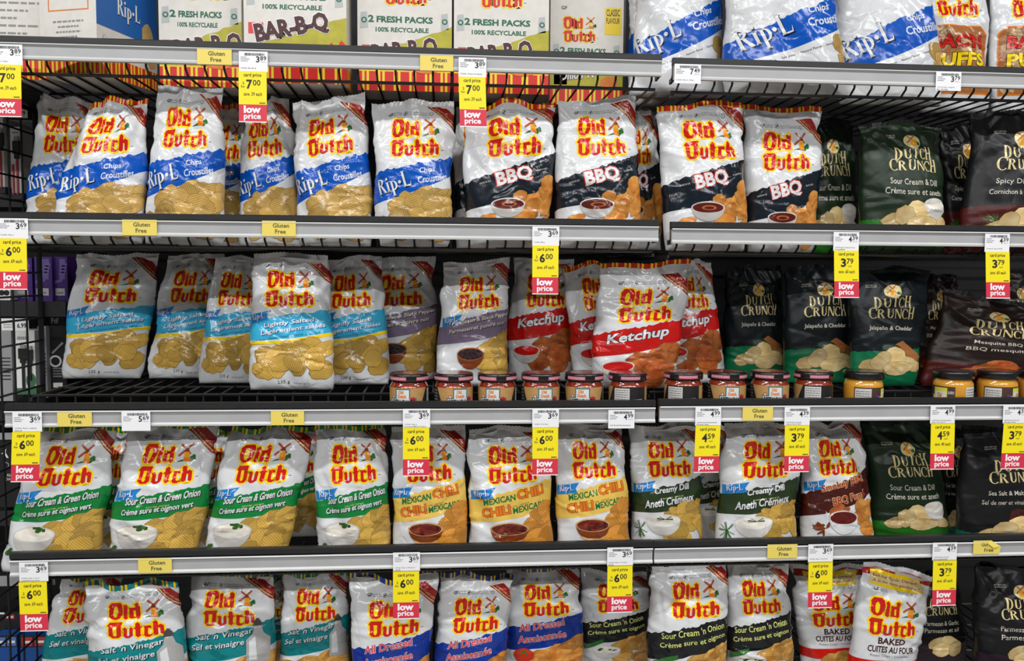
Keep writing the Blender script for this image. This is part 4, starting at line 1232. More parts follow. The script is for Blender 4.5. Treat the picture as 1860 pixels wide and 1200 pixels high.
JARS = [  # kind, x, depth, turn, label
    ('salsa', -0.0608, 0.0492, 0.30, 'salsa jar with a black lid, leftmost in the row beside a lightly salted bag'),
    ('salsa', 0.0226, 0.0492, -0.35, 'salsa jar second from the left of the row'),
    ('salsa', 0.1046, 0.0492, 0.30, 'salsa jar third from the left of the row'),
    ('salsa', 0.1874, 0.0492, -0.15, 'salsa jar fourth from the left, below the shaded ketchup bag'),
    ('salsa', 0.2708, 0.0492, 0.25, 'salsa jar fifth from the left of the row'),
    ('salsa', 0.3549, 0.0492, 2.40, 'salsa jar turned to its white ingredient panel left of the shelf joint'),
    ('salsa', 0.4636, 0.0492, 2.60, 'salsa jar turned to its white ingredient panel just right of the shelf joint'),
    ('salsa', 0.5494, 0.0492, 0.00, 'salsa jar facing front, left of two alike in the right section'),
    ('salsa', 0.6348, 0.0492, 0.05, 'salsa jar facing front, right of two alike in the right section'),
    ('salsa', 0.7221, 0.0492, 2.30, 'salsa jar turned to its white ingredient panel beside the lone cheese dip jar'),
    ('queso', 0.8236, 0.0492, 1.38, 'yellow cheese dip jar standing alone beside the salsa jars'),
    ('queso', 1.0079, 0.0492, 3.53, 'yellow cheese dip jar turned to its back labels, left of the right hand cluster'),
    ('queso', 1.0996, 0.0492, 1.70, 'yellow cheese dip jar with its lettering half turned, middle of the right hand cluster'),
    ('queso', 1.1852, 0.0492, 1.40, 'yellow cheese dip jar cut by the right edge of the photo'),
]
TAGS = [  # x, top z, price, cents, promotion, tilt, where
    (-0.7595, 1.7799, '3', '89', ('2', '7', '00', '.39'), 0.00, 'at the left edge of the top shelf', 'Olddtc Chips', ''),
    (-0.3511, 1.7794, '3', '89', ('2', '7', '00', '.39'), 0.00, 'on the top shelf above the ripple chip bags', 'Olddtc Bar-B-Q', ''),
    (0.0290, 1.7796, '3', '89', ('2', '7', '00', '.39'), 0.03, 'on the top shelf above the leftmost barbecue bag', 'Olddtc Onion & Garlic', ''),
    (0.4183, 1.7786, '7', '49', None, 0.00, 'on the top shelf below the big blue bags', 'Olddtc Rip L Chips', ''),
    (0.9127, 1.7778, '3', '79', None, 0.00, 'on the top shelf below the bag of puffs', 'Old Dutch Original', 'Bac N Puffs'),
    (-0.7590, 1.4871, '3', '69', ('2', '6', '00', '.69'), 0.00, 'at the left edge of the second shelf', 'Olddtc Rip-L', ''),
    (0.1628, 1.4838, '3', '69', ('2', '6', '00', '.69'), 0.00, 'on the second shelf above the shaded ketchup bag', 'Olddtc Bbq', ''),
    (0.7261, 1.4802, '4', '39', ('', '3', '79', '.60'), 0.03, 'on the second shelf below the green kettle chip bag', 'Old Dutch Crunch Sour', 'Cream&Dill'),
    (1.0222, 1.4804, '4', '39', ('', '3', '79', '.60'), 0.04, 'on the second shelf below the spicy dill bag', 'Crunch Spicy Dill', ''),
    (-0.7458, 1.1514, '3', '69', ('2', '6', '00', '.69'), -0.04, 'at the left end of the third shelf', 'Olddtc Rip-L Lightly', 'Salted'),
    (-0.5619, 1.1513, '5', '69', None, 0.00, 'on the third shelf between two stickers', '', ''),
    (-0.0696, 1.1533, '3', '69', ('2', '6', '00', '.69'), 0.00, 'on the third shelf above the leftmost yellow chili bag', 'Olddtc Rip-L', 'Parmesan&Black Pepper'),
    (0.1658, 1.1519, '3', '69', ('2', '6', '00', '.69'), 0.00, 'on the third shelf above the middle yellow chili bag', 'Olddtc Ketchup', ''),
    (0.3068, 1.1490, '4', '99', None, 0.00, 'on the third shelf just left of the joint', 'Old Dutch Restaurante', ''),
    (0.4708, 1.1532, '4', '99', ('', '4', '59', '.40'), -0.03, 'on the third shelf just right of the joint', 'Old Dutch Restaurante', 'Medium Salsa'),
    (0.6419, 1.1522, '4', '39', ('', '3', '79', '.60'), 0.00, 'on the third shelf above the maroon bag', 'Old Dutch Crunch', 'Jalapeno&Cheddar'),
    (0.9284, 1.1538, '4', '99', ('', '4', '59', '.40'), 0.00, 'on the third shelf above the shaded black bag', 'Old Dutch Restaurante', 'Salsa Con Queso'),
    (1.0743, 1.1530, '4', '39', ('', '3', '79', '.60'), -0.05, 'at the right edge of the third shelf', 'Old Dutch Crunch', 'Mesquite Bbq'),
    (-0.7429, 0.8836, '3', '69', ('2', '6', '00', '.69'), 0.02, 'at the left end of the fourth shelf', 'Olddtc Rip L Sour', 'Cream&Green Onion'),
    (-0.0879, 0.8884, '3', '69', ('2', '6', '00', '.69'), 0.00, 'on the fourth shelf above the leftmost blue bag', 'Olddtc Rip L Mexican', 'Chili'),
    (0.3087, 0.8899, '3', '69', ('2', '6', '00', '.69'), 0.00, 'on the fourth shelf left of the joint', 'Olddtc Rip-L Creamy', 'Dill'),
    (0.6962, 0.8887, '3', '69', ('2', '6', '00', '.69'), 0.00, 'on the fourth shelf above the left baked crisps bag', 'Olddtc Rip L Smokey', ''),
    (0.9440, 0.8872, '4', '39', ('', '3', '79', '.60'), 0.00, 'on the fourth shelf above the garlic kettle chip bag', 'Old Dutch Crunch', 'Parmesan&Garlic'),
]
STICKERS = [  # x, top z, torn, where
    (-0.4222, 1.7835, 0, 'leftmost on the top shelf'),
    (-0.0389, 1.7830, 0, 'on the top shelf above the straight ripple chip bag'),
    (-0.5540, 1.4879, 0, 'leftmost on the second shelf'),
    (-0.3158, 1.4889, 0, 'on the second shelf below the fifth ripple chip bag'),
    (-0.6718, 1.1526, 0, 'leftmost on the third shelf beside the end tag'),
    (-0.3044, 1.1523, 0, 'on the third shelf below the forward lightly salted bag'),
    (0.5619, 1.1545, 0, 'on the third shelf above the creamy dill bag'),
    (-0.5401, 0.8867, 0, 'on the fourth shelf above the teal bags'),
    (0.6171, 0.8896, 0, 'on the fourth shelf above the black onion bags'),
    (1.0277, 0.8893, 1, 'with a torn folded corner at the right of the fourth shelf'),
]
CARTONS = [  # x0, x1, depth, style, label
    (-0.5284, -0.3743, 0.125, 'bq', 'upright chip carton with a recycling line, beside the turned carton on the top shelf'),
    (-0.3622, -0.1623, 0.075, 'barbq', 'chip carton with large brown lettering on an olive band, nearest the front'),
    (-0.1614, 0.0197, 0.118, 'bq', 'recycling line chip carton, left of two alike in mid shelf'),
    (0.0208, 0.2063, 0.118, 'bq', 'recycling line chip carton, right of two alike in mid shelf'),
    (0.2177, 0.3712, 0.210, 'cls', 'chip carton with a yellow flavour stamp set back beside the big chip bags'),
]
GOODS = [  # style, name, x0, x1, z bottom, z top, depth, label
    ('card', 'price_card', -0.8969, -0.8437, 1.2748, 1.2995, 0.270, 'tilted white price card on the dark shelf behind the wire panel'),
    ('cable', 'cable_box', -0.8947, -0.8553, 1.1359, 1.2714, 0.320, 'white cable box with two black plugs hanging behind the wire panel'),
    ('grey', 'cable_box', -0.9436, -0.9147, 1.1183, 1.2696, 0.345, 'grey box edge left of the white cable box behind the wire panel'),
    ('grey', 'cable_box', -0.8625, -0.8453, 1.1244, 1.2788, 0.350, 'grey box right of the white cable box behind the wire panel'),
    ('pdf', 'adapter_box', -0.8437, -0.8112, 1.1425, 1.3338, 0.365, 'black adapter box with small white lettering beside the leftmost lightly salted bag'),
    ('purple', 'purple_box', -0.9158, -0.8747, 1.3255, 1.4241, 0.360, 'purple box with a white tag, leftmost of three behind the wire panel'),
    ('purple', 'purple_box', -0.8695, -0.8337, 1.3305, 1.4269, 0.360, 'purple box with a white tag in the middle of three behind the wire panel'),
    ('purple', 'purple_box', -0.8342, -0.8060, 1.3302, 1.4274, 0.370, 'purple box rightmost of three behind the wire panel'),
    ('whit', 'charger_box', -0.9325, -0.9064, 1.3346, 1.3866, 0.330, 'white box with dark dots at the left edge behind the wire panel'),
    ('usb', 'cable_box', -0.8963, -0.8752, 1.5561, 1.6956, 0.330, 'white cable box with a black plug beside the leftmost ripple chip bag'),
    ('usb2', 'cable_box', -0.9242, -0.9102, 1.5682, 1.7141, 0.330, 'white cable box cut by the left edge of the photo beside the second shelf'),
    ('card', 'price_card', -0.9147, -0.8606, 1.7144, 1.7380, 0.330, 'grey price card behind the leftmost ripple chip bag'),
    ('real', 'charger_box', -0.9308, -0.8887, 0.9002, 1.0415, 0.300, 'black charger box with white marks left of the green onion bag'),
    ('cardg', 'price_card', -0.9159, -0.8890, 1.0474, 1.0615, 0.280, 'grey price card above the black charger box'),
    ('blueb', 'battery_pack', -0.9709, -0.9169, 0.5982, 0.6493, 0.360, 'dark package with a red label at the lower left behind the wire panel'),
    ('bluec', 'battery_pack', -0.9596, -0.9157, 0.4784, 0.6100, 0.330, 'blue package with two blue labels in the lower left corner'),
    ('blued', 'battery_pack', -0.9095, -0.8536, 0.4762, 0.6086, 0.330, 'blue package with two red labels at the lower left beside the teal bags'),
    ('cardg', 'price_card', -0.9435, -0.8286, 0.7226, 0.7446, 0.320, 'grey price strip at the lower left behind the wire panel'),
]


# ------------------------------------------------------------------ the setting
def struct(name, x0, x1, y0, y1, z0, z1, mat):
    b = MB(); b.box(x0, x1, y0, y1, z0, z1)
    o = b.build(name, mat)
    o['kind'] = 'structure'
    return o


struct('floor', -4, 4, -5, 1.0, -.05, 0, 'floor_tile')
struct('wall_back', -4, 4, .50, .53, 0, 3.2, 'panel_black')
cl = struct('ceiling', -4, 4, -5, 1.0, 3.2, 3.25, 'ceiling_tile')

# ------------------------------------------------------------------ wire shelves
XL0, XL1, XR1 = -0.762, 0.397, 1.585
SH = {1: (1.797, 1.757, 1.744), 2: (1.499, 1.459, 1.446), 3: (1.165, 1.124, 1.170), 4: (.8985, .857, .845), 5: (.630, .589, .577)}
SHR = {1: (1.792, 1.752, 1.740), 2: (1.496, 1.456, 1.443), 3: (1.167, 1.125, 1.171), 4: (.898, .857, .845), 5: (.630, .589, .577)}
RX0 = {1: .418, 2: .420, 3: .4035, 4: .3985, 5: .4}
ORD = {1: 'top', 2: 'second', 3: 'third', 4: 'fourth', 5: 'bottom'}


def make_shelf(side, lv):
    lip, chb, dk = (SH if side == 'left' else SHR)[lv]
    x0, x1 = (XL0, XL1) if side == 'left' else (RX0[lv], XR1)
    root = empty('wire_shelf', ((x0 + x1) / 2, 0.2, lip))
    tag(root, 'black wire shelf with a grey price strip, %s level of the %s section' % (ORD[lv], side), 'shelf', 'wire shelves of the chip rack')
    inv = Vector((-(x0 + x1) / 2, -.2, -lip))

    def fin(b, name, mats, smooth=False):
        b.v = [tuple(Vector(p) + inv) for p in b.v]
        return b.build(name, mats, root, smooth)
    # front rail
    b = MB()
    b.prism([(-.003, lip - .011), (-.003, lip - .002), (.0, lip), (.010, lip), (.010, lip - .014), (.004, lip - .014)], x0, x1)
    fin(b, 'front_rail', 'rail_black')
    # price strip: a shallow channel with a bright lower edge
    b = MB()
    b.prism([(-.005, lip - .0125), (-.0065, lip - .014), (-.0035, lip - .018), (-.0035, chb + .006), (.004, chb + .006), (.004, lip - .0125)], x0 + .001, x1 - .001, 0)
    b.prism([(-.0055, chb), (-.0062, chb + .003), (-.0035, chb + .0065), (.004, chb + .0065), (.004, chb)], x0 + .001, x1 - .001, 1)
    b.prism([(-.0055, lip - .0155), (-.0075, lip - .0145), (-.0060, lip - .0125), (.0, lip - .0125)], x0 + .001, x1 - .001, 1)
    fin(b, 'price_channel', ['channel_grey', 'channel_edge'])
    # deck
    b = MB()
    tray = (lv == 3)
    yrod = .092 if tray else .030
    for yy, rr in ((yrod, .0030), (.20, .0026), (.33, .0026), (.455, .003)):
        b.bar((x0 + .004, yy, dk - .004), (x1 - .004, yy, dk - .004), rr)
    n = int(round((x1 - x0 - .03) / .0332))
    for k in range(n + 1):
        x = x0 + .015 + (x1 - x0 - .03) * k / n
        if tray:
            b.path([(x, .46, dk - .0022), (x, yrod, dk - .0022), (x, yrod - .003, lip - .0425), (x, .016, lip - .0425), (x, .008, lip - .030)], .0021, 0, 5)
        else:
            b.path([(x, .46, dk - .0022), (x, yrod, dk - .0022), (x, .014, dk + .008), (x, .008, lip - .012)], .0021, 0, 5)
    fin(b, 'wire_deck', 'wire_black')
    if tray:
        b = MB()
        b.box(x0 + .004, x1 - .004, .003, .086, lip - .0395, lip - .0375)
        fin(b, 'front_tray', 'rail_black')
    for nm, x in (('bracket', x0 + .001), ('bracket', x1 - .005)):
        b = MB()
        yf = .092 if tray else .030
        b.prism([(.006, lip - .014), (.006, chb), (.012, chb), (.012, lip - .014)], x, x + .004)
        b.prism([(.006, chb), (yf, chb - .002), (yf, chb + .006), (.006, chb + .008)], x, x + .004)
        b.prism([(yf - .004, dk - .014), (.46, dk - .014), (.46, dk - .008), (yf - .004, dk - .008)], x, x + .004)
        fin(b, nm, 'bracket_black')
    return root


for lv in (1, 2, 3, 4, 5):
    make_shelf('left', lv)
    make_shelf('right', lv)

b = MB()
b.box(.372, .428, .462, .4995, 0, 2.15)
for k in range(40):
    b.box(.390, .394, .4605, .463, .1 + k * .05, .125 + k * .05)
    b.box(.406, .410, .4605, .463, .1 + k * .05, .125 + k * .05)
o = b.build('upright_post', 'bracket_black')
tag(o, 'black slotted upright post behind the joint between the two shelf sections', 'post')

# wire grid at the left end
root = empty('wire_grid_panel', (XL0 - .076, 0.085, 0.0))
tag(root, 'black wire grid panel closing the left end of the chip rack', 'wire panel')
b = MB()
for k in range(5):
    y = .006 + k * .0535
    b.bar((0, y, .0), (0, y, 1.725), .0022, 0, 6)
for k in range(36):
    z = .03 + k * .047
    b.bar((0.004, -.002, z), (0.004, .228, z), .0022, 0, 6)
b.build('wire_mesh', 'wire_black', root)
b = MB()
b.path([(0, .0, .0), (0, .0, 1.725), (0, .230, 1.725), (0, .230, .0)], .0045)
b.build('rim', 'wire_black', root)


# ------------------------------------------------------------------ flat printed faces
def planar(name, a, origin, ux, uy, parent=None, step=.00012, base_mats=None):
    """artwork laid on a plane: origin, unit vectors along its x and y (metres per artwork unit folded in)"""
    P, M, L = a.triangles()
    ux, uy = np.array(ux, float), np.array(uy, float)
    nn = vnorm(np.cross(ux, uy))
    V = np.array(origin) + P.reshape(-1, 2)[:, :1] * ux + P.reshape(-1, 2)[:, 1:] * uy + np.repeat(L, 3)[:, None] * step * nn
    F = np.arange(len(V)).reshape(-1, 3)
    used, inv = np.unique(M, return_inverse=True)
    me = mesh_from(name, V, F, [MAT_LIST[i] for i in used], inv, P.reshape(-1, 2), False)
    return me


def join_printed(name, box, mats, arts):
    """one mesh: a body (MB, list of materials) plus printed faces [(Art, origin, ux, uy)]"""
    V = [np.array(box.v, float)]; F = []; M = []
    off = 0
    for f, m in zip(box.f, box.m):
        for k in range(1, len(f) - 1):
            F.append((f[0], f[k], f[k + 1])); M.append(MI[mats[m]])
    off = len(box.v)
    F = [np.array(F)]; M = [np.array(M)]
    for a, og, ux, uy in arts:
        P, m, L = a.triangles()
        ux, uy = np.array(ux, float), np.array(uy, float)
        nn = vnorm(np.cross(ux, uy))
        q = P.reshape(-1, 2)
        V.append(np.array(og) + q[:, :1] * ux + q[:, 1:] * uy + (np.repeat(L, 3)[:, None] + 1) * .00015 * nn)
        F.append(np.arange(len(q)).reshape(-1, 3) + off); off += len(q)
        M.append(m)
    V, F, M = np.concatenate(V), np.concatenate(F), np.concatenate(M)
    used, inv = np.unique(M, return_inverse=True)
    return mesh_from(name, V, F, [MAT_LIST[i] for i in used], inv, None, False)


# ------------------------------------------------------------------ price tags and stickers
def barcode(a, x0, x1, y0, y1, rng):
    x = x0
    while x < x1:
        w = rng.choice([.0004, .0006, .0010])
        a.rect(x, y0, min(x + w, x1), y1, 'paper_ink', 1)
        x += w + rng.choice([.0004, .0007])


def make_tag(i, spec):
    x, zt, p1, p2, promo, tilt, where, n1, n2 = spec
    rng = random.Random(i * 17 + 2)
    root = empty('price_tag', (x, -.0066, zt))
    what = ('%s.%s sale tag ' % (p1, p2)) if promo else ('plain %s.%s price tag ' % (p1, p2))
    tag(root, what + where, 'price tag', 'price tags on the shelf edges')
    w, h = .049, .0345
    a = Art()
    barcode(a, .010, .044, h - .0072, h - .0028, rng)
    a.text(p1, .029, h - .0185, .0062, .0105, 'paper_ink', 1, bold=.02)
    a.text(p2, .0362, h - .0150, .0105, .0074, 'paper_ink', 1, bold=.01)
    a.text('EACH', .0375, h - .0185, .008, .0016, 'paper_greyink', 1, res=1)
    for k, ww in enumerate((.010, .015, .012)):
        a.dashes(.003, h - .0105 - .0032 * k, ww, .0012, 'paper_greyink', 1, i)
    if n1:
        a.text(n1, .003, .0046, min(.0018 * len(n1) + .001, .043), .0026, 'paper_ink', 1, res=1)
    if n2:
        a.text(n2, .003, .0008, min(.0018 * len(n2) + .001, .043), .0026, 'paper_ink', 1, res=1)
    bx = MB(); bx.box(0, w, -.0028, -.0022, 0, h)
    me = join_printed('card', bx, ['paper_white'], [(a, (0, -.0028, 0), (1, 0, 0), (0, 0, 1))])
    link_mesh('price_panel', me, root, (0, 0, -h))
    if promo:
        fr, big, cts, save = promo
        dx = tilt * .055
        hy, hr = .0570, .0300
        wp = .0475

        def slab(h0, h1, mat):
            """a strip of the slip between two depths below the tag, leaning with the tilt"""
            s0, s1 = tilt * h0, tilt * h1
            m = MB()
            y0, y1 = -.0060 - .03 * h0, -.0060 - .03 * h1
            vs = [(s0, y0, -h0), (s0 + wp, y0, -h0), (s1 + wp, y1, -h1), (s1, y1, -h1)]
            m.add(vs + [(p[0], p[1] + .0006, p[2]) for p in vs], [(0, 3, 2, 1), (4, 5, 6, 7), (0, 1, 5, 4), (2, 3, 7, 6), (1, 2, 6, 5), (0, 4, 7, 3)], 0)
            vy = np.array([-(s1 - s0), -(y1 - y0), h1 - h0]) / (h1 - h0)
            return m, (s1, y1, -h1), (1, 0, 0), tuple(vy)
        m, og, ux, uy = slab(0, hy, 'paper_yellow')
        a = Art()
        a.text('card price', .0085, hy - .0110, .0300, .0078, 'paper_ink', 1, bold=.012)
        if fr:
            a.text(fr, .0065, hy - .0225, .0030, .0045, 'paper_ink', 1, bold=.01, res=1)
            a.text('for', .0040, hy - .0285, .0066, .0042, 'paper_ink', 1, bold=.01, res=1)
        a.text(big, .0130, hy - .0305, .0100, .0160, 'paper_ink', 1, bold=.03)
        a.text(cts, .0240, hy - .0245, .0130, .0100, 'paper_ink', 1, bold=.01)
        if not fr:
            a.text('each', .0265, hy - .0300, .0070, .0030, 'paper_ink', 1, res=1)
        a.text('save %s each' % save, .0085, hy - .0420, .0310, .0062, 'paper_ink', 1, bold=.005)
        a.dashes(.0350, .0018, .0100, .0018, 'paper_ink', 1, i)
        me = join_printed('slip', m, ['paper_yellow'], [(a, og, ux, uy)])
        link_mesh('card_price_panel', me, root, (0, 0, -h))
        m, og, ux, uy = slab(hy, hy + hr, 'paper_red')
        a = Art()
        a.text('low', .0085, .0150, .0290, .0130, 'paper_textwhite', 1, bold=.045)
        a.text('price', .0085, .0020, .0290, .0125, 'paper_textwhite', 1, bold=.03)
        a.rect(0, -.0008, wp, .0008, 'paper_white', 1)
        me = join_printed('slip', m, ['paper_red'], [(a, og, ux, uy)])
        link_mesh('low_price_panel', me, root, (0, 0, -h))
    return root


for i, t in enumerate(TAGS):
    make_tag(i, t)

for i, (x, zt, torn, where) in enumerate(STICKERS):
    w, h = .0585, .0270
    bx = MB()
    if torn:
        pts = [(0, 0), (w * .92, 0), (w * .96, h * .55), (w * .62, h), (0, h)]
        n = len(pts)
        bx.add([(px, -.0006, pz) for px, pz in pts] + [(px, 0, pz) for px, pz in pts], [tuple(range(n)), tuple(range(n, 2 * n))[::-1]] + [(k, n + k, n + (k + 1) % n, (k + 1) % n) for k in range(n)])
        bx.add([(w * .62, -.0006, h), (w * .96, -.0006, h * .55), (w * .66, -.0045, h * .50), (w * .46, -.0030, h * .84)], [(0, 3, 2, 1), (0, 1, 2, 3)])
    else:
        bx.box(0, w, -.0006, 0, 0, h)
    a = Art()
    if torn:
        a.text('Glut', .016, .0155, .0135, .0072, 'paper_stickertext', 1, bold=.02)
    else:
        a.text('Gluten', .0185, .0150, .0285, .0075, 'paper_stickertext', 1, bold=.02)
    a.text('Free', .0225, .0045, .0185, .0075, 'paper_stickertext', 1, bold=.02)
    me = join_printed('sticker', bx, ['paper_sticker'], [(a, (0, -.0006, 0), (1, 0, 0), (0, 0, 1))])
    o = link_mesh('shelf_sticker', me, None, (x, -.0064, zt - h - .0005))
    tag(o, 'gluten free sticker ' + where, 'sticker', 'gluten free stickers on the shelf edges')

# ------------------------------------------------------------------ chip bags
for i, spec in enumerate(BAGS):
    make_bag(spec[:13] + ((spec[13] or ('dark' if spec[0].startswith('dc') else 'plain')),) + spec[14:], i)


# ------------------------------------------------------------------ cartons on the top shelf
CMILL = ('carton_orange', 'carton_brown', 'carton_yellow', 'carton_orange', 'carton_green', 'carton_olive')


def stripes(a, w, y0, y1, layer=1, n=6):
    a.rect(0, y0, w, y1, 'carton_red', layer)
    for k in range(n):
        x = w * (k + .5) / n
        for d in (-.0042, .0042):
            a.rect(x + d - .0022, y0, x + d + .0022, y1, 'carton_yellow', layer + 1)


def carton_front(style, w, h, rng):
    a = Art()
    stripes(a, w, 0, .036)
    a.rect(0, .036, w, .038, 'carton_yellow', 1)
    if style == 'cls':
        off = -.036
        a.rect(0, h - .05, w, h, 'carton_red', 1)
        for k in range(7):
            x = w * (k + .5) / 7
            a.rect(x - .004, h - .05, x + .004, h, 'carton_yellow', 2)
        a.text('CLASSIC', w - .036, .215 + off, .028, .014, 'carton_ink', 3, bold=.02)
        a.text('FLAVOUR', w - .036, .200 + off, .028, .012, 'carton_ink', 3, bold=.02)
        a.rect(w - .039, .178 + off, w - .005, .232 + off, 'carton_yellow', 2)
        a.text('GF', .022, .226 + off, .012, .007, 'carton_ink', 1, bold=.02)
        mill_logo(a, .026, .212 + off, .066 / 1055., 1, 'carton_red', 'carton_yellow', True, CMILL)
        ytxt = .138 + off
    else:
        off = 0
        ytxt = .150 if style == 'barbq' else .127
        mill_logo(a, .050, ytxt + .095, .080 / 1055., 1, 'carton_red', 'carton_yellow', True, CMILL)
    y = ytxt
    a.text('2', .020, y, .011, .0135, 'carton_green', 1, bold=.04)
    a.text('FRESH PACKS', .036, y, w - .072, .0120, 'carton_green', 1, bold=.04)
    a.text('100% RECYCLABLE', .034, y - .0175, w - .078, .0090, 'carton_green', 1, bold=.03)
    for x in (.005, w - .021):
        a.poly([(x, y - .012), (x + .015, y - .010), (x + .013, y + .020), (x + .001, y + .018)], 'carton_bag', 1)
        a.ell(x + .0075, y + .004, .0055, .0055, 'carton_green', 2, 12); a.ell(x + .0075, y + .004, .003, .003, 'carton_bag', 3, 10)
    a.rect(.008, y - .062, .035, y - .042, 'carton_pinkred', 1)
    if style == 'cls':
        a.poly([(0, .036), (w, .036), (w, .085), (0, .075)], 'carton_olive', 1)
        a.text("Onion 'N", .02, .048, .07, .018, 'carton_white', 3, .1, .2, .02, outline='carton_ink', ow=.05)
        a.blob(w * .8, .045, .02, .014, 'carton_orange', 3, rng)
    else:
        top = [(w * k / 14., .060 + .062 * k / 14. + rng.uniform(-.002, .002)) for k in range(15)]
        a.poly(top + [(w, .038), (0, .038)], 'carton_olive', 1)
        a.poly([(w * .5 + w * .5 * k / 10., .05 + (.012 if k % 2 else 0) + .02 * k / 10.) for k in range(11)] + [(w, .038), (w * .5, .038)], 'carton_red', 2)
        if style == 'barbq':
            a.text('BAR-B-Q', .024, .066, .135, .040, 'carton_brown', 5, .20, .0, .05, outline='carton_white', ow=.03)
        else:
            a.text('BAR-B-Q', .030, .046, .125, .040, 'carton_brown', 5, .14, .0, .05, outline='carton_white', ow=.03)
        a.ell(w * .72, .044, .026, .011, 'carton_orange', 7, 18)
        a.ell(w * .3, .044, .02, .006, 'carton_chip', 3, 14)
        a.text('220 g', w - .042, .043, .026, .011, 'carton_greytext', 8)
    return a


def carton(x0, x1, y, z0, style, label, seed, h=.30, d=.10):
    rng = random.Random(seed)
    w = x1 - x0
    bx = MB(); bx.box(0, w, 0, d, 0, h)
    side = Art(); stripes(side, d, 0, .036, 1, 5)
    me = join_printed('carton', bx, ['carton_cream'], [(carton_front(style, w, h, rng), (0, 0, 0), (1, 0, 0), (0, 0, 1)),
                                                      (side, (w, 0, 0), (0, 1, 0), (0, 0, 1))])
    o = link_mesh('chip_carton', me, None, (x0, y, z0))
    tag(o, label, 'carton', 'chip cartons on the top shelf')
    return o


for i, (x0, x1, y, st, lab) in enumerate(CARTONS):
    if st == 'barbq':
        x1 -= .012
    carton(x0 + .0015, x1 - .0015, y, 1.7445, st, lab, i + 40)

# the turned carton: its narrow striped face and its wide blue face both show
a1 = Art()
stripes(a1, .115, 0, .036, 1, 6)
a1.rect(.018, .110, .100, .112, 'carton_orange', 1); a1.rect(.018, .112, .020, .22, 'carton_orange', 1); a1.rect(.098, .112, .100, .22, 'carton_orange', 1)
for k, wd in enumerate((.062, .042, .05, .036)):
    a1.dashes(.058 - wd / 2, .090 - .009 * k, wd, .0030, 'carton_greytext', 1)
a1.text('www.olddutchfoods.ca', .058, .048, .060, .006, 'carton_orange', 1, anchor='c', res=1)
a2 = Art()
stripes(a2, .17, 0, .036, 1, 8)
a2.poly([(0, .085), (.17, .085), (.17, .26), (0, .26)], 'carton_blue', 1)
serif_word(a2, 'Rip.L', .056, .115, .066, .030, 'carton_ink', 2, 0)
serif_word(a2, 'Rip.L', .055, .117, .066, .030, 'carton_white', 3, 0)
rg = random.Random(5)
for cx, cy, rx, ry in ((.14, .085, .018, .034), (.152, .07, .016, .03), (.09, .056, .016, .008)):
    a2.blob(cx, cy, rx, ry, 'carton_chip', 3 + cx * 5, rg, 13, .15)
a2.ell(.02, .066, .005, .005, 'carton_greytext', 2, 12); a2.ell(.02, .066, .004, .004, 'carton_cream', 3, 12)
bx = MB(); bx.box(0, .115, 0, .17, 0, .30)
me = join_printed('carton', bx, ['carton_cream'], [(a1, (0, 0, 0), (1, 0, 0), (0, 0, 1)), (a2, (.115, 0, 0), (0, 1, 0), (0, 0, 1))])
o = link_mesh('chip_carton', me, None, (-.712, .062, 1.7445))
o.rotation_euler = (0, 0, -.30)
tag(o, 'chip carton turned so its striped narrow side and blue face both show', 'carton', 'chip cartons on the top shelf')
a3 = Art()
stripes(a3, .12, 0, .036, 1, 6)
for k in range(12):
    if k not in (4, 5):
        a3.dashes(.012, .215 - .0135 * k, .096 - .02 * (k % 3), .0036, 'carton_greytext', 1)
bx = MB(); bx.box(0, .12, 0, .08, 0, .30)
me = join_printed('carton', bx, ['carton_cream'], [(a3, (0, 0, 0), (1, 0, 0), (0, 0, 1))])
o = link_mesh('chip_carton', me, None, (-.836, .098, 1.7445))
tag(o, 'cream carton side covered in small print at the left edge of the top shelf', 'carton', 'chip cartons on the top shelf')

# shelf that carries the leftmost carton, part of the next bay
b = MB()
b.box(-1.45, -.772, .01, .47, 1.733, 1.744)
b.prism([(-.005, 1.757), (-.005, 1.785), (.003, 1.785), (.003, 1.757)], -1.45, -.772, 1)
b.prism([(-.003, 1.786), (-.003, 1.797), (.012, 1.797), (.012, 1.733), (.004, 1.733)], -1.45, -.772, 0)
o = b.build('display_shelf', ['rail_black', 'channel_grey'])
tag(o, 'end of the neighbouring top shelf at the upper left corner', 'shelf')


# ------------------------------------------------------------------ jars
def lathe(prof, n=40):
    vs, fs = [], []
    for r, z in prof:
        for k in range(n):
            t = 2 * math.pi * k / n
            vs.append((r * math.sin(t), -r * math.cos(t), z))
    for i in range(len(prof) - 1):
        for k in range(n):
            a, b_ = i * n + k, i * n + (k + 1) % n
            fs.append((a, b_, b_ + n, a + n))
    fs.append(tuple(range(n))[::-1]); fs.append(tuple(range((len(prof) - 1) * n, len(prof) * n)))
    return vs, fs


def wrapped(name, a, r, z0, parent, step=.00010, maxw=.004):
    """artwork (metres) wrapped round a cylinder, x measured along the wall from the front"""
    P, M, L = a.triangles()
    A = np.stack([M.astype(float), L], 1)
    lo, hi = int(np.floor(P[:, :, 0].min() / maxw)), int(np.ceil(P[:, :, 0].max() / maxw))
    P, A = cut_lines(P, A, lambda p: p[:, :, 0] / maxw, lo, hi)
    q = P.reshape(-1, 2)
    rr = r + .0003 + np.repeat(A[:, 1], 3) * step
    t = q[:, 0] / r
    V = np.stack([rr * np.sin(t), -rr * np.cos(t), z0 + q[:, 1]], 1)
    M = A[:, 0].astype(int)
    used, inv = np.unique(M, return_inverse=True)
    me = mesh_from(name, V, np.arange(len(V)).reshape(-1, 3), [MAT_LIST[i] for i in used], inv, None, False)
    return link_mesh(name, me, parent)


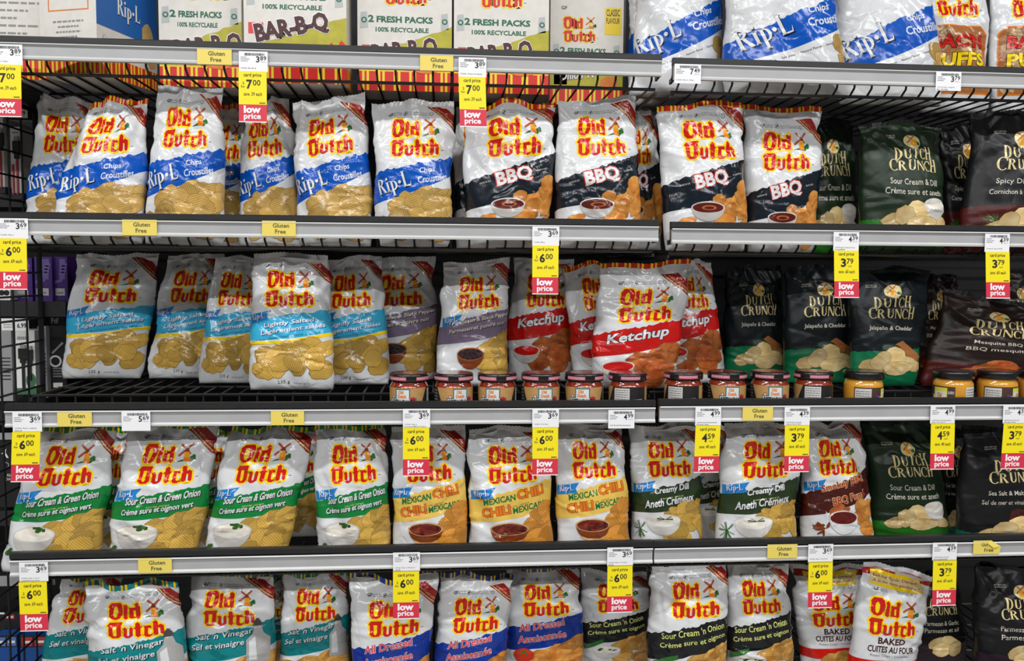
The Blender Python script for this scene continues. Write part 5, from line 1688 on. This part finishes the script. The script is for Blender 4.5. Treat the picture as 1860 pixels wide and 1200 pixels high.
def salsa_label(rng):
    a = Art(); h = .050
    L = math.pi * 2 * .0372
    a.rect(-L / 2, 0, L / 2, h, 'label_tan', 0)
    # front: stepped white plaque with teal border
    a.poly([(-.026, 0), (-.026, .034), (-.014, .034), (-.014, .0488), (.014, .0488), (.014, .034), (.026, .034), (.026, 0)], 'label_teal', 1)
    a.poly([(-.024, 0), (-.024, .0322), (-.012, .0322), (-.012, .0470), (.012, .0470), (.012, .0322), (.024, .0322), (.024, 0)], 'label_white', 2)
    a.text('Old', -.008, .0402, .010, .006, 'label_orange', 3, bold=.05); a.text('Dutch', -.009, .0335, .016, .006, 'label_orange', 3, bold=.05)
    a.text('RESTAURANTE', -.022, .0225, .044, .009, 'label_black', 3, bold=.04)
    a.text('SALSA', -.014, .006, .028, .009, 'label_red', 3, bold=.03)
    a.ell(.019, .031, .0055, .0045, 'label_red', 3, 16)
    a.rect(-.022, .033, -.017, .038, 'label_red', 2); a.rect(-.021, .034, -.018, .037, 'label_white', 3)
    # left black panel with small print, right white ingredient panel
    a.poly([(-.078, 0), (-.078, h), (-.048, h), (-.034, .020), (-.034, 0)], 'label_black', 1)
    for k in range(9):
        a.dashes(-.072, .044 - .005 * k, .024, .002, 'label_text', 2)
    a.poly([(.034, 0), (.034, .020), (.048, h), (L / 2, h), (L / 2, 0)], 'label_black', 1)
    a.rect(.052, 0, .082, h - .002, 'label_paper', 2)
    for k in range(12):
        a.dashes(.054, .044 - .0037 * k, .026, .0016, 'label_text', 3)
    a.rect(.088, .004, .108, .030, 'label_white', 2)
    for k in range(8):
        a.rect(.090 + .002 * k, .006, .0908 + .002 * k, .026, 'label_black', 3)
    return a


def queso_label(rng):
    a = Art(); h = .038
    # two separate panels with bare jar between
    a.rect(-.020, 0, .062, h, 'label_brown', 0)
    a.rect(-.018, 0, .012, h - .002, 'label_paper', 1)
    for k in range(10):
        a.dashes(-.016, .031 - .0035 * k, .026, .0016, 'label_text', 2)
    a.poly([(.014, 0), (.014, .012), (.026, .012), (.026, .024), (.034, .024), (.034, .036), (.062, .036), (.062, 0)], 'label_lime', 1)
    a.rect(.022, .018, .030, .026, 'label_purple', 2); a.rect(.024, .018, .028, .022, 'label_brown', 3)
    a.rect(.036, 0, .060, .030, 'label_white', 2)
    a.text('Old', .042, .020, .010, .008, 'label_orange', 3, bold=.05); a.text('Dutch', .041, .011, .017, .008, 'label_orange', 3, bold=.05)
    a.rect(.096, 0, .124, h, 'label_paper', 0)
    for k in range(9):
        a.dashes(.098, .033 - .004 * k, .024, .0016, 'label_text', 1)
    a.rect(.062, 0, .076, h, 'label_brown', 0)
    a.text('QUESO', .063, .026, .011, .005, 'label_white', 1, bold=.02)
    return a


for i, (kind, x, y, turn, lab) in enumerate(JARS):
    rng = random.Random(i)
    z0 = (SH[3][0] if x < .4 else SHR[3][0]) - .0369
    root = empty('salsa_jar' if kind == 'salsa' else 'cheese_dip_jar', (x, y, z0))
    tag(root, lab, 'jar', 'salsa jars on the third shelf' if kind == 'salsa' else 'cheese dip jars on the third shelf')
    r = .0358 if kind == 'salsa' else .0364
    vs, fs = lathe([(r - .004, 0), (r, .003), (r, .057), (r - .0005, .0605), (r - .0030, .0655), (r - .0045, .068), (r - .0045, .072)])
    body = MB(); body.add(vs, fs)
    body.build('glass_body', 'salsa' if kind == 'salsa' else 'queso', root, True)
    lr = .0362 if kind == 'salsa' else .0370
    vs, fs = lathe([(lr, .070), (lr + .0008, .0715), (lr + .0008, .081), (lr, .0835), (lr - .003, .0845), (lr - .006, .0838)])
    lid = MB(); lid.add(vs, fs)
    lo = lid.build('lid', 'lid_black', root, True)
    if kind == 'salsa':
        disc = MB()
        vs, fs = lathe([(lr - .0062, .0836), (lr - .0062, .0842)])
        disc.add(vs, fs)
        disc.build('lid_picture', 'lid_picture', lo)
        a = Art()
        for k in range(4):
            xx = (k - 2) * .057 + .012 + turn * .01
            a.rect(xx, 0, xx + .038, .0062, 'label_pink', 0)
            a.text('REFRIGERATE AFTER OPENING', xx + .002, .0018, .034, .0026, 'label_white', 1, res=1)
        wrapped('lid_band', a, lr + .0008, .0732, lo)
        lb = wrapped('label', salsa_label(rng), r, .002, root)
        lb.scale = (1, 1, 1.14)
    else:
        lb = wrapped('label', queso_label(rng), r, .006, root)
        lb.scale = (1, 1, 1.25)
    lb.rotation_euler = (0, 0, -turn if kind == 'salsa' else -turn + 1.0)


# ------------------------------------------------------------------ goods of the next bay, seen through the wire panel
def usb_plug(b, x, z, w, h, y, cable=.06, mat=1):
    b.box(x - w * .32, x + w * .32, y - .004, y, z + h, z + h * 1.35, 2)
    b.box(x - w / 2, x + w / 2, y - .006, y, z, z + h, mat)
    b.box(x - w / 3, x + w / 3, y - .005, y, z - h * .4, z, mat)
    b.box(x - w / 6, x + w / 6, y - .004, y, z - h * .4 - cable, z - h * .4, mat)


for i, (st, nm, x0, x1, zb, zt, y, lab) in enumerate(GOODS):
    w, h = x1 - x0, zt - zb
    a = Art(); bx = MB()
    d = .46 - y if st not in ('card', 'cardg') else .002
    mats = ['box_white', 'box_black', 'box_grey', 'box_green', 'box_red']
    if st == 'cable':
        bx.box(0, w, 0, d, 0, h, 0); bx.box(-.001, w + .001, -.001, d, 0, h * .1, 3)
        usb_plug(bx, w * .40, h * .56, .016, .022, 0, h * .42)
        usb_plug(bx, w * .76, h * .54, .012, .022, 0, h * .25)
        a.ell(w * .76, h * .22, .010, .016, 'box_green', 4, 16)
        a.dashes(w * .1, h * .86, w * .6, .006, 'box_grey', 1)
    elif st == 'grey':
        mats[0] = 'box_grey'
        bx.box(0, w, 0, d, 0, h, 0)
        for k in range(7):
            a.dashes(w * .3, h * (.3 + .05 * k), w * .6, .003, 'box_black', 1)
    elif st == 'pdf':
        mats[0] = 'box_black'
        bx.box(0, w, 0, d, 0, h, 0)
        a.text('Pdf', w * .12, h * .74, w * .45, h * .06, 'box_white', 1)
        a.line([(w * .1, h * .40), (w * .8, h * .52)], .004, 'box_grey', 1)
        a.ell(w * .30, h * .31, .013, .013, 'box_white', 1, 18); a.ell(w * .30, h * .31, .009, .009, 'box_black', 2, 18)
        for k in range(4):
            a.dashes(w * .12, h * (.22 - .03 * k), w * .6, .003, 'box_grey', 1)
        a.rect(w * .12, h * .01, w * .72, h * .065, 'box_white', 1)
    elif st == 'purple':
        mats[0] = 'box_purple'
        bx.box(0, w, 0, d, 0, h, 0)
        for k in range(4):
            a.line([(w * (.5 + .1 * k), h * .95), (w * (.45 + .1 * k), h * .5)], .003, 'box_lilac', 1)
            a.ell(w * (.62 + .04 * k), h * (.62 + .07 * k), .007, .005, 'box_lilac', 2, 10)
        a.rect(w * .08, h * .14, w * .78, h * .30, 'box_white', 1)
        a.dashes(w * .25, h * .18, w * .4, h * .04, 'box_grey', 2)
        a.poly([(w * .05, h * .4), (w * .6, h * .46), (w * .6, h * .50), (w * .05, h * .47)], 'box_lilac', 1)
    elif st == 'whit':
        bx.box(0, w, 0, d, 0, h, 0)
        a.ell(w * .35, h * .3, .006, .006, 'box_black', 1, 12); a.ell(w * .72, h * .3, .006, .006, 'box_black', 1, 12)
        a.rect(w * .3, h * .7, w * .8, h * .8, 'box_grey', 1)
    elif st in ('usb', 'usb2'):
        bx.box(0, w, 0, d, 0, h, 0); bx.box(-.001, w + .001, -.001, d, -.01, h * .02, 1)
        usb_plug(bx, w * .62, h * .60, .014, .026, 0, 0)
        bx.box(w * .54, w * .70, -.004, 0, 0, h * .52, 4)
        bx.box(w * .14, w * .30, -.004, 0, 0, h * .44, 4)
        a.dashes(w * .2, h * .9, w * .6, .004, 'box_grey', 1)
    elif st in ('card', 'cardg'):
        if st == 'cardg': mats[0] = 'box_grey'
        bx.box(0, w, 0, d, 0, h, 0); bx.box(w * .45, w * .55, d, .06 if y < .3 else .46 - y, h * .5, h * .62, 1)
        if h > .02:
            a.text('6.99' if y < .3 else '4.99', w * .58, h * .2, w * .34, h * .42, 'box_black', 1, bold=.02)
            for k in range(3):
                a.dashes(w * .08, h * (.25 + .2 * k), w * .35, h * .08, 'box_grey', 1)
    elif st == 'real':
        mats[0] = 'box_black'
        bx.box(0, w, 0, d, 0, h, 0)
        a.poly([(w * .25, h * .80), (w * .5, h * .88), (w * .46, h * .82), (w * .6, h * .74), (w * .5, h * .74), (w * .4, h * .80)], 'box_white', 1)
        a.text('D', w * .35, h * .58, w * .26, h * .10, 'box_grey', 1)
        a.text('REAL', w * .5, h * .46, w * .3, h * .04, 'box_white', 1); a.text('CHARGE', w * .4, h * .40, w * .48, h * .04, 'box_white', 1)
    else:
        mats[0] = 'box_black' if st == 'blueb' else 'box_blue'
        bx.box(0, w, 0, d, 0, h, 0)
        if st == 'blueb':
            a.rect(w * .35, h * .70, w * .68, h * .9, 'box_red', 1); a.rect(w * .02, h * .92, w * .3, h * 1.0, 'box_white', 1)
            a.dashes(w * .38, h * .75, w * .26, h * .08, 'box_white', 2)
        else:
            c = 'box_lightblue' if st == 'bluec' else 'box_red'
            a.rect(0, h * .80, w, h, 'box_black', 1)
            a.rect(w * .06, h * .82, w * .46, h * .97, c, 2); a.rect(w * .54, h * .82, w * .96, h * .97, c, 2)
            a.rect(w * .12, h * .87, w * .40, h * .91, 'box_white', 3); a.rect(w * .60, h * .87, w * .90, h * .91, 'box_white', 3)
    if not a.parts:
        a.rect(w * .1, h * .4, w * .5, h * .6, mats[0], 0)
    me = join_printed('goods', bx, mats, [(a, (0, 0, 0), (1, 0, 0), (0, 0, 1))])
    o = link_mesh(nm, me, None, (x0, y, zb))
    tag(o, lab, 'price card' if 'card' in nm else 'box')

for z, y0, lab in ((1.329, .262, 'black display shelf under the purple boxes behind the wire panel'), (1.093, .30, 'black display shelf under the white cable boxes behind the wire panel'),
                   (1.560, .31, 'black display shelf under the white cable boxes beside the second chip shelf'), (.889, .24, 'black display shelf under the black charger box'),
                   (.470, .27, 'black display shelf under the blue packages behind the wire panel')):
    b = MB()
    b.box(-1.45, -.790, y0 + .06, .497, z - .02, z)
    b.box(-1.45, -.790, y0 + .056, y0 + .06, z - .028, z + .004)
    o = b.build('display_shelf', 'bracket_black')
    tag(o, lab, 'shelf')
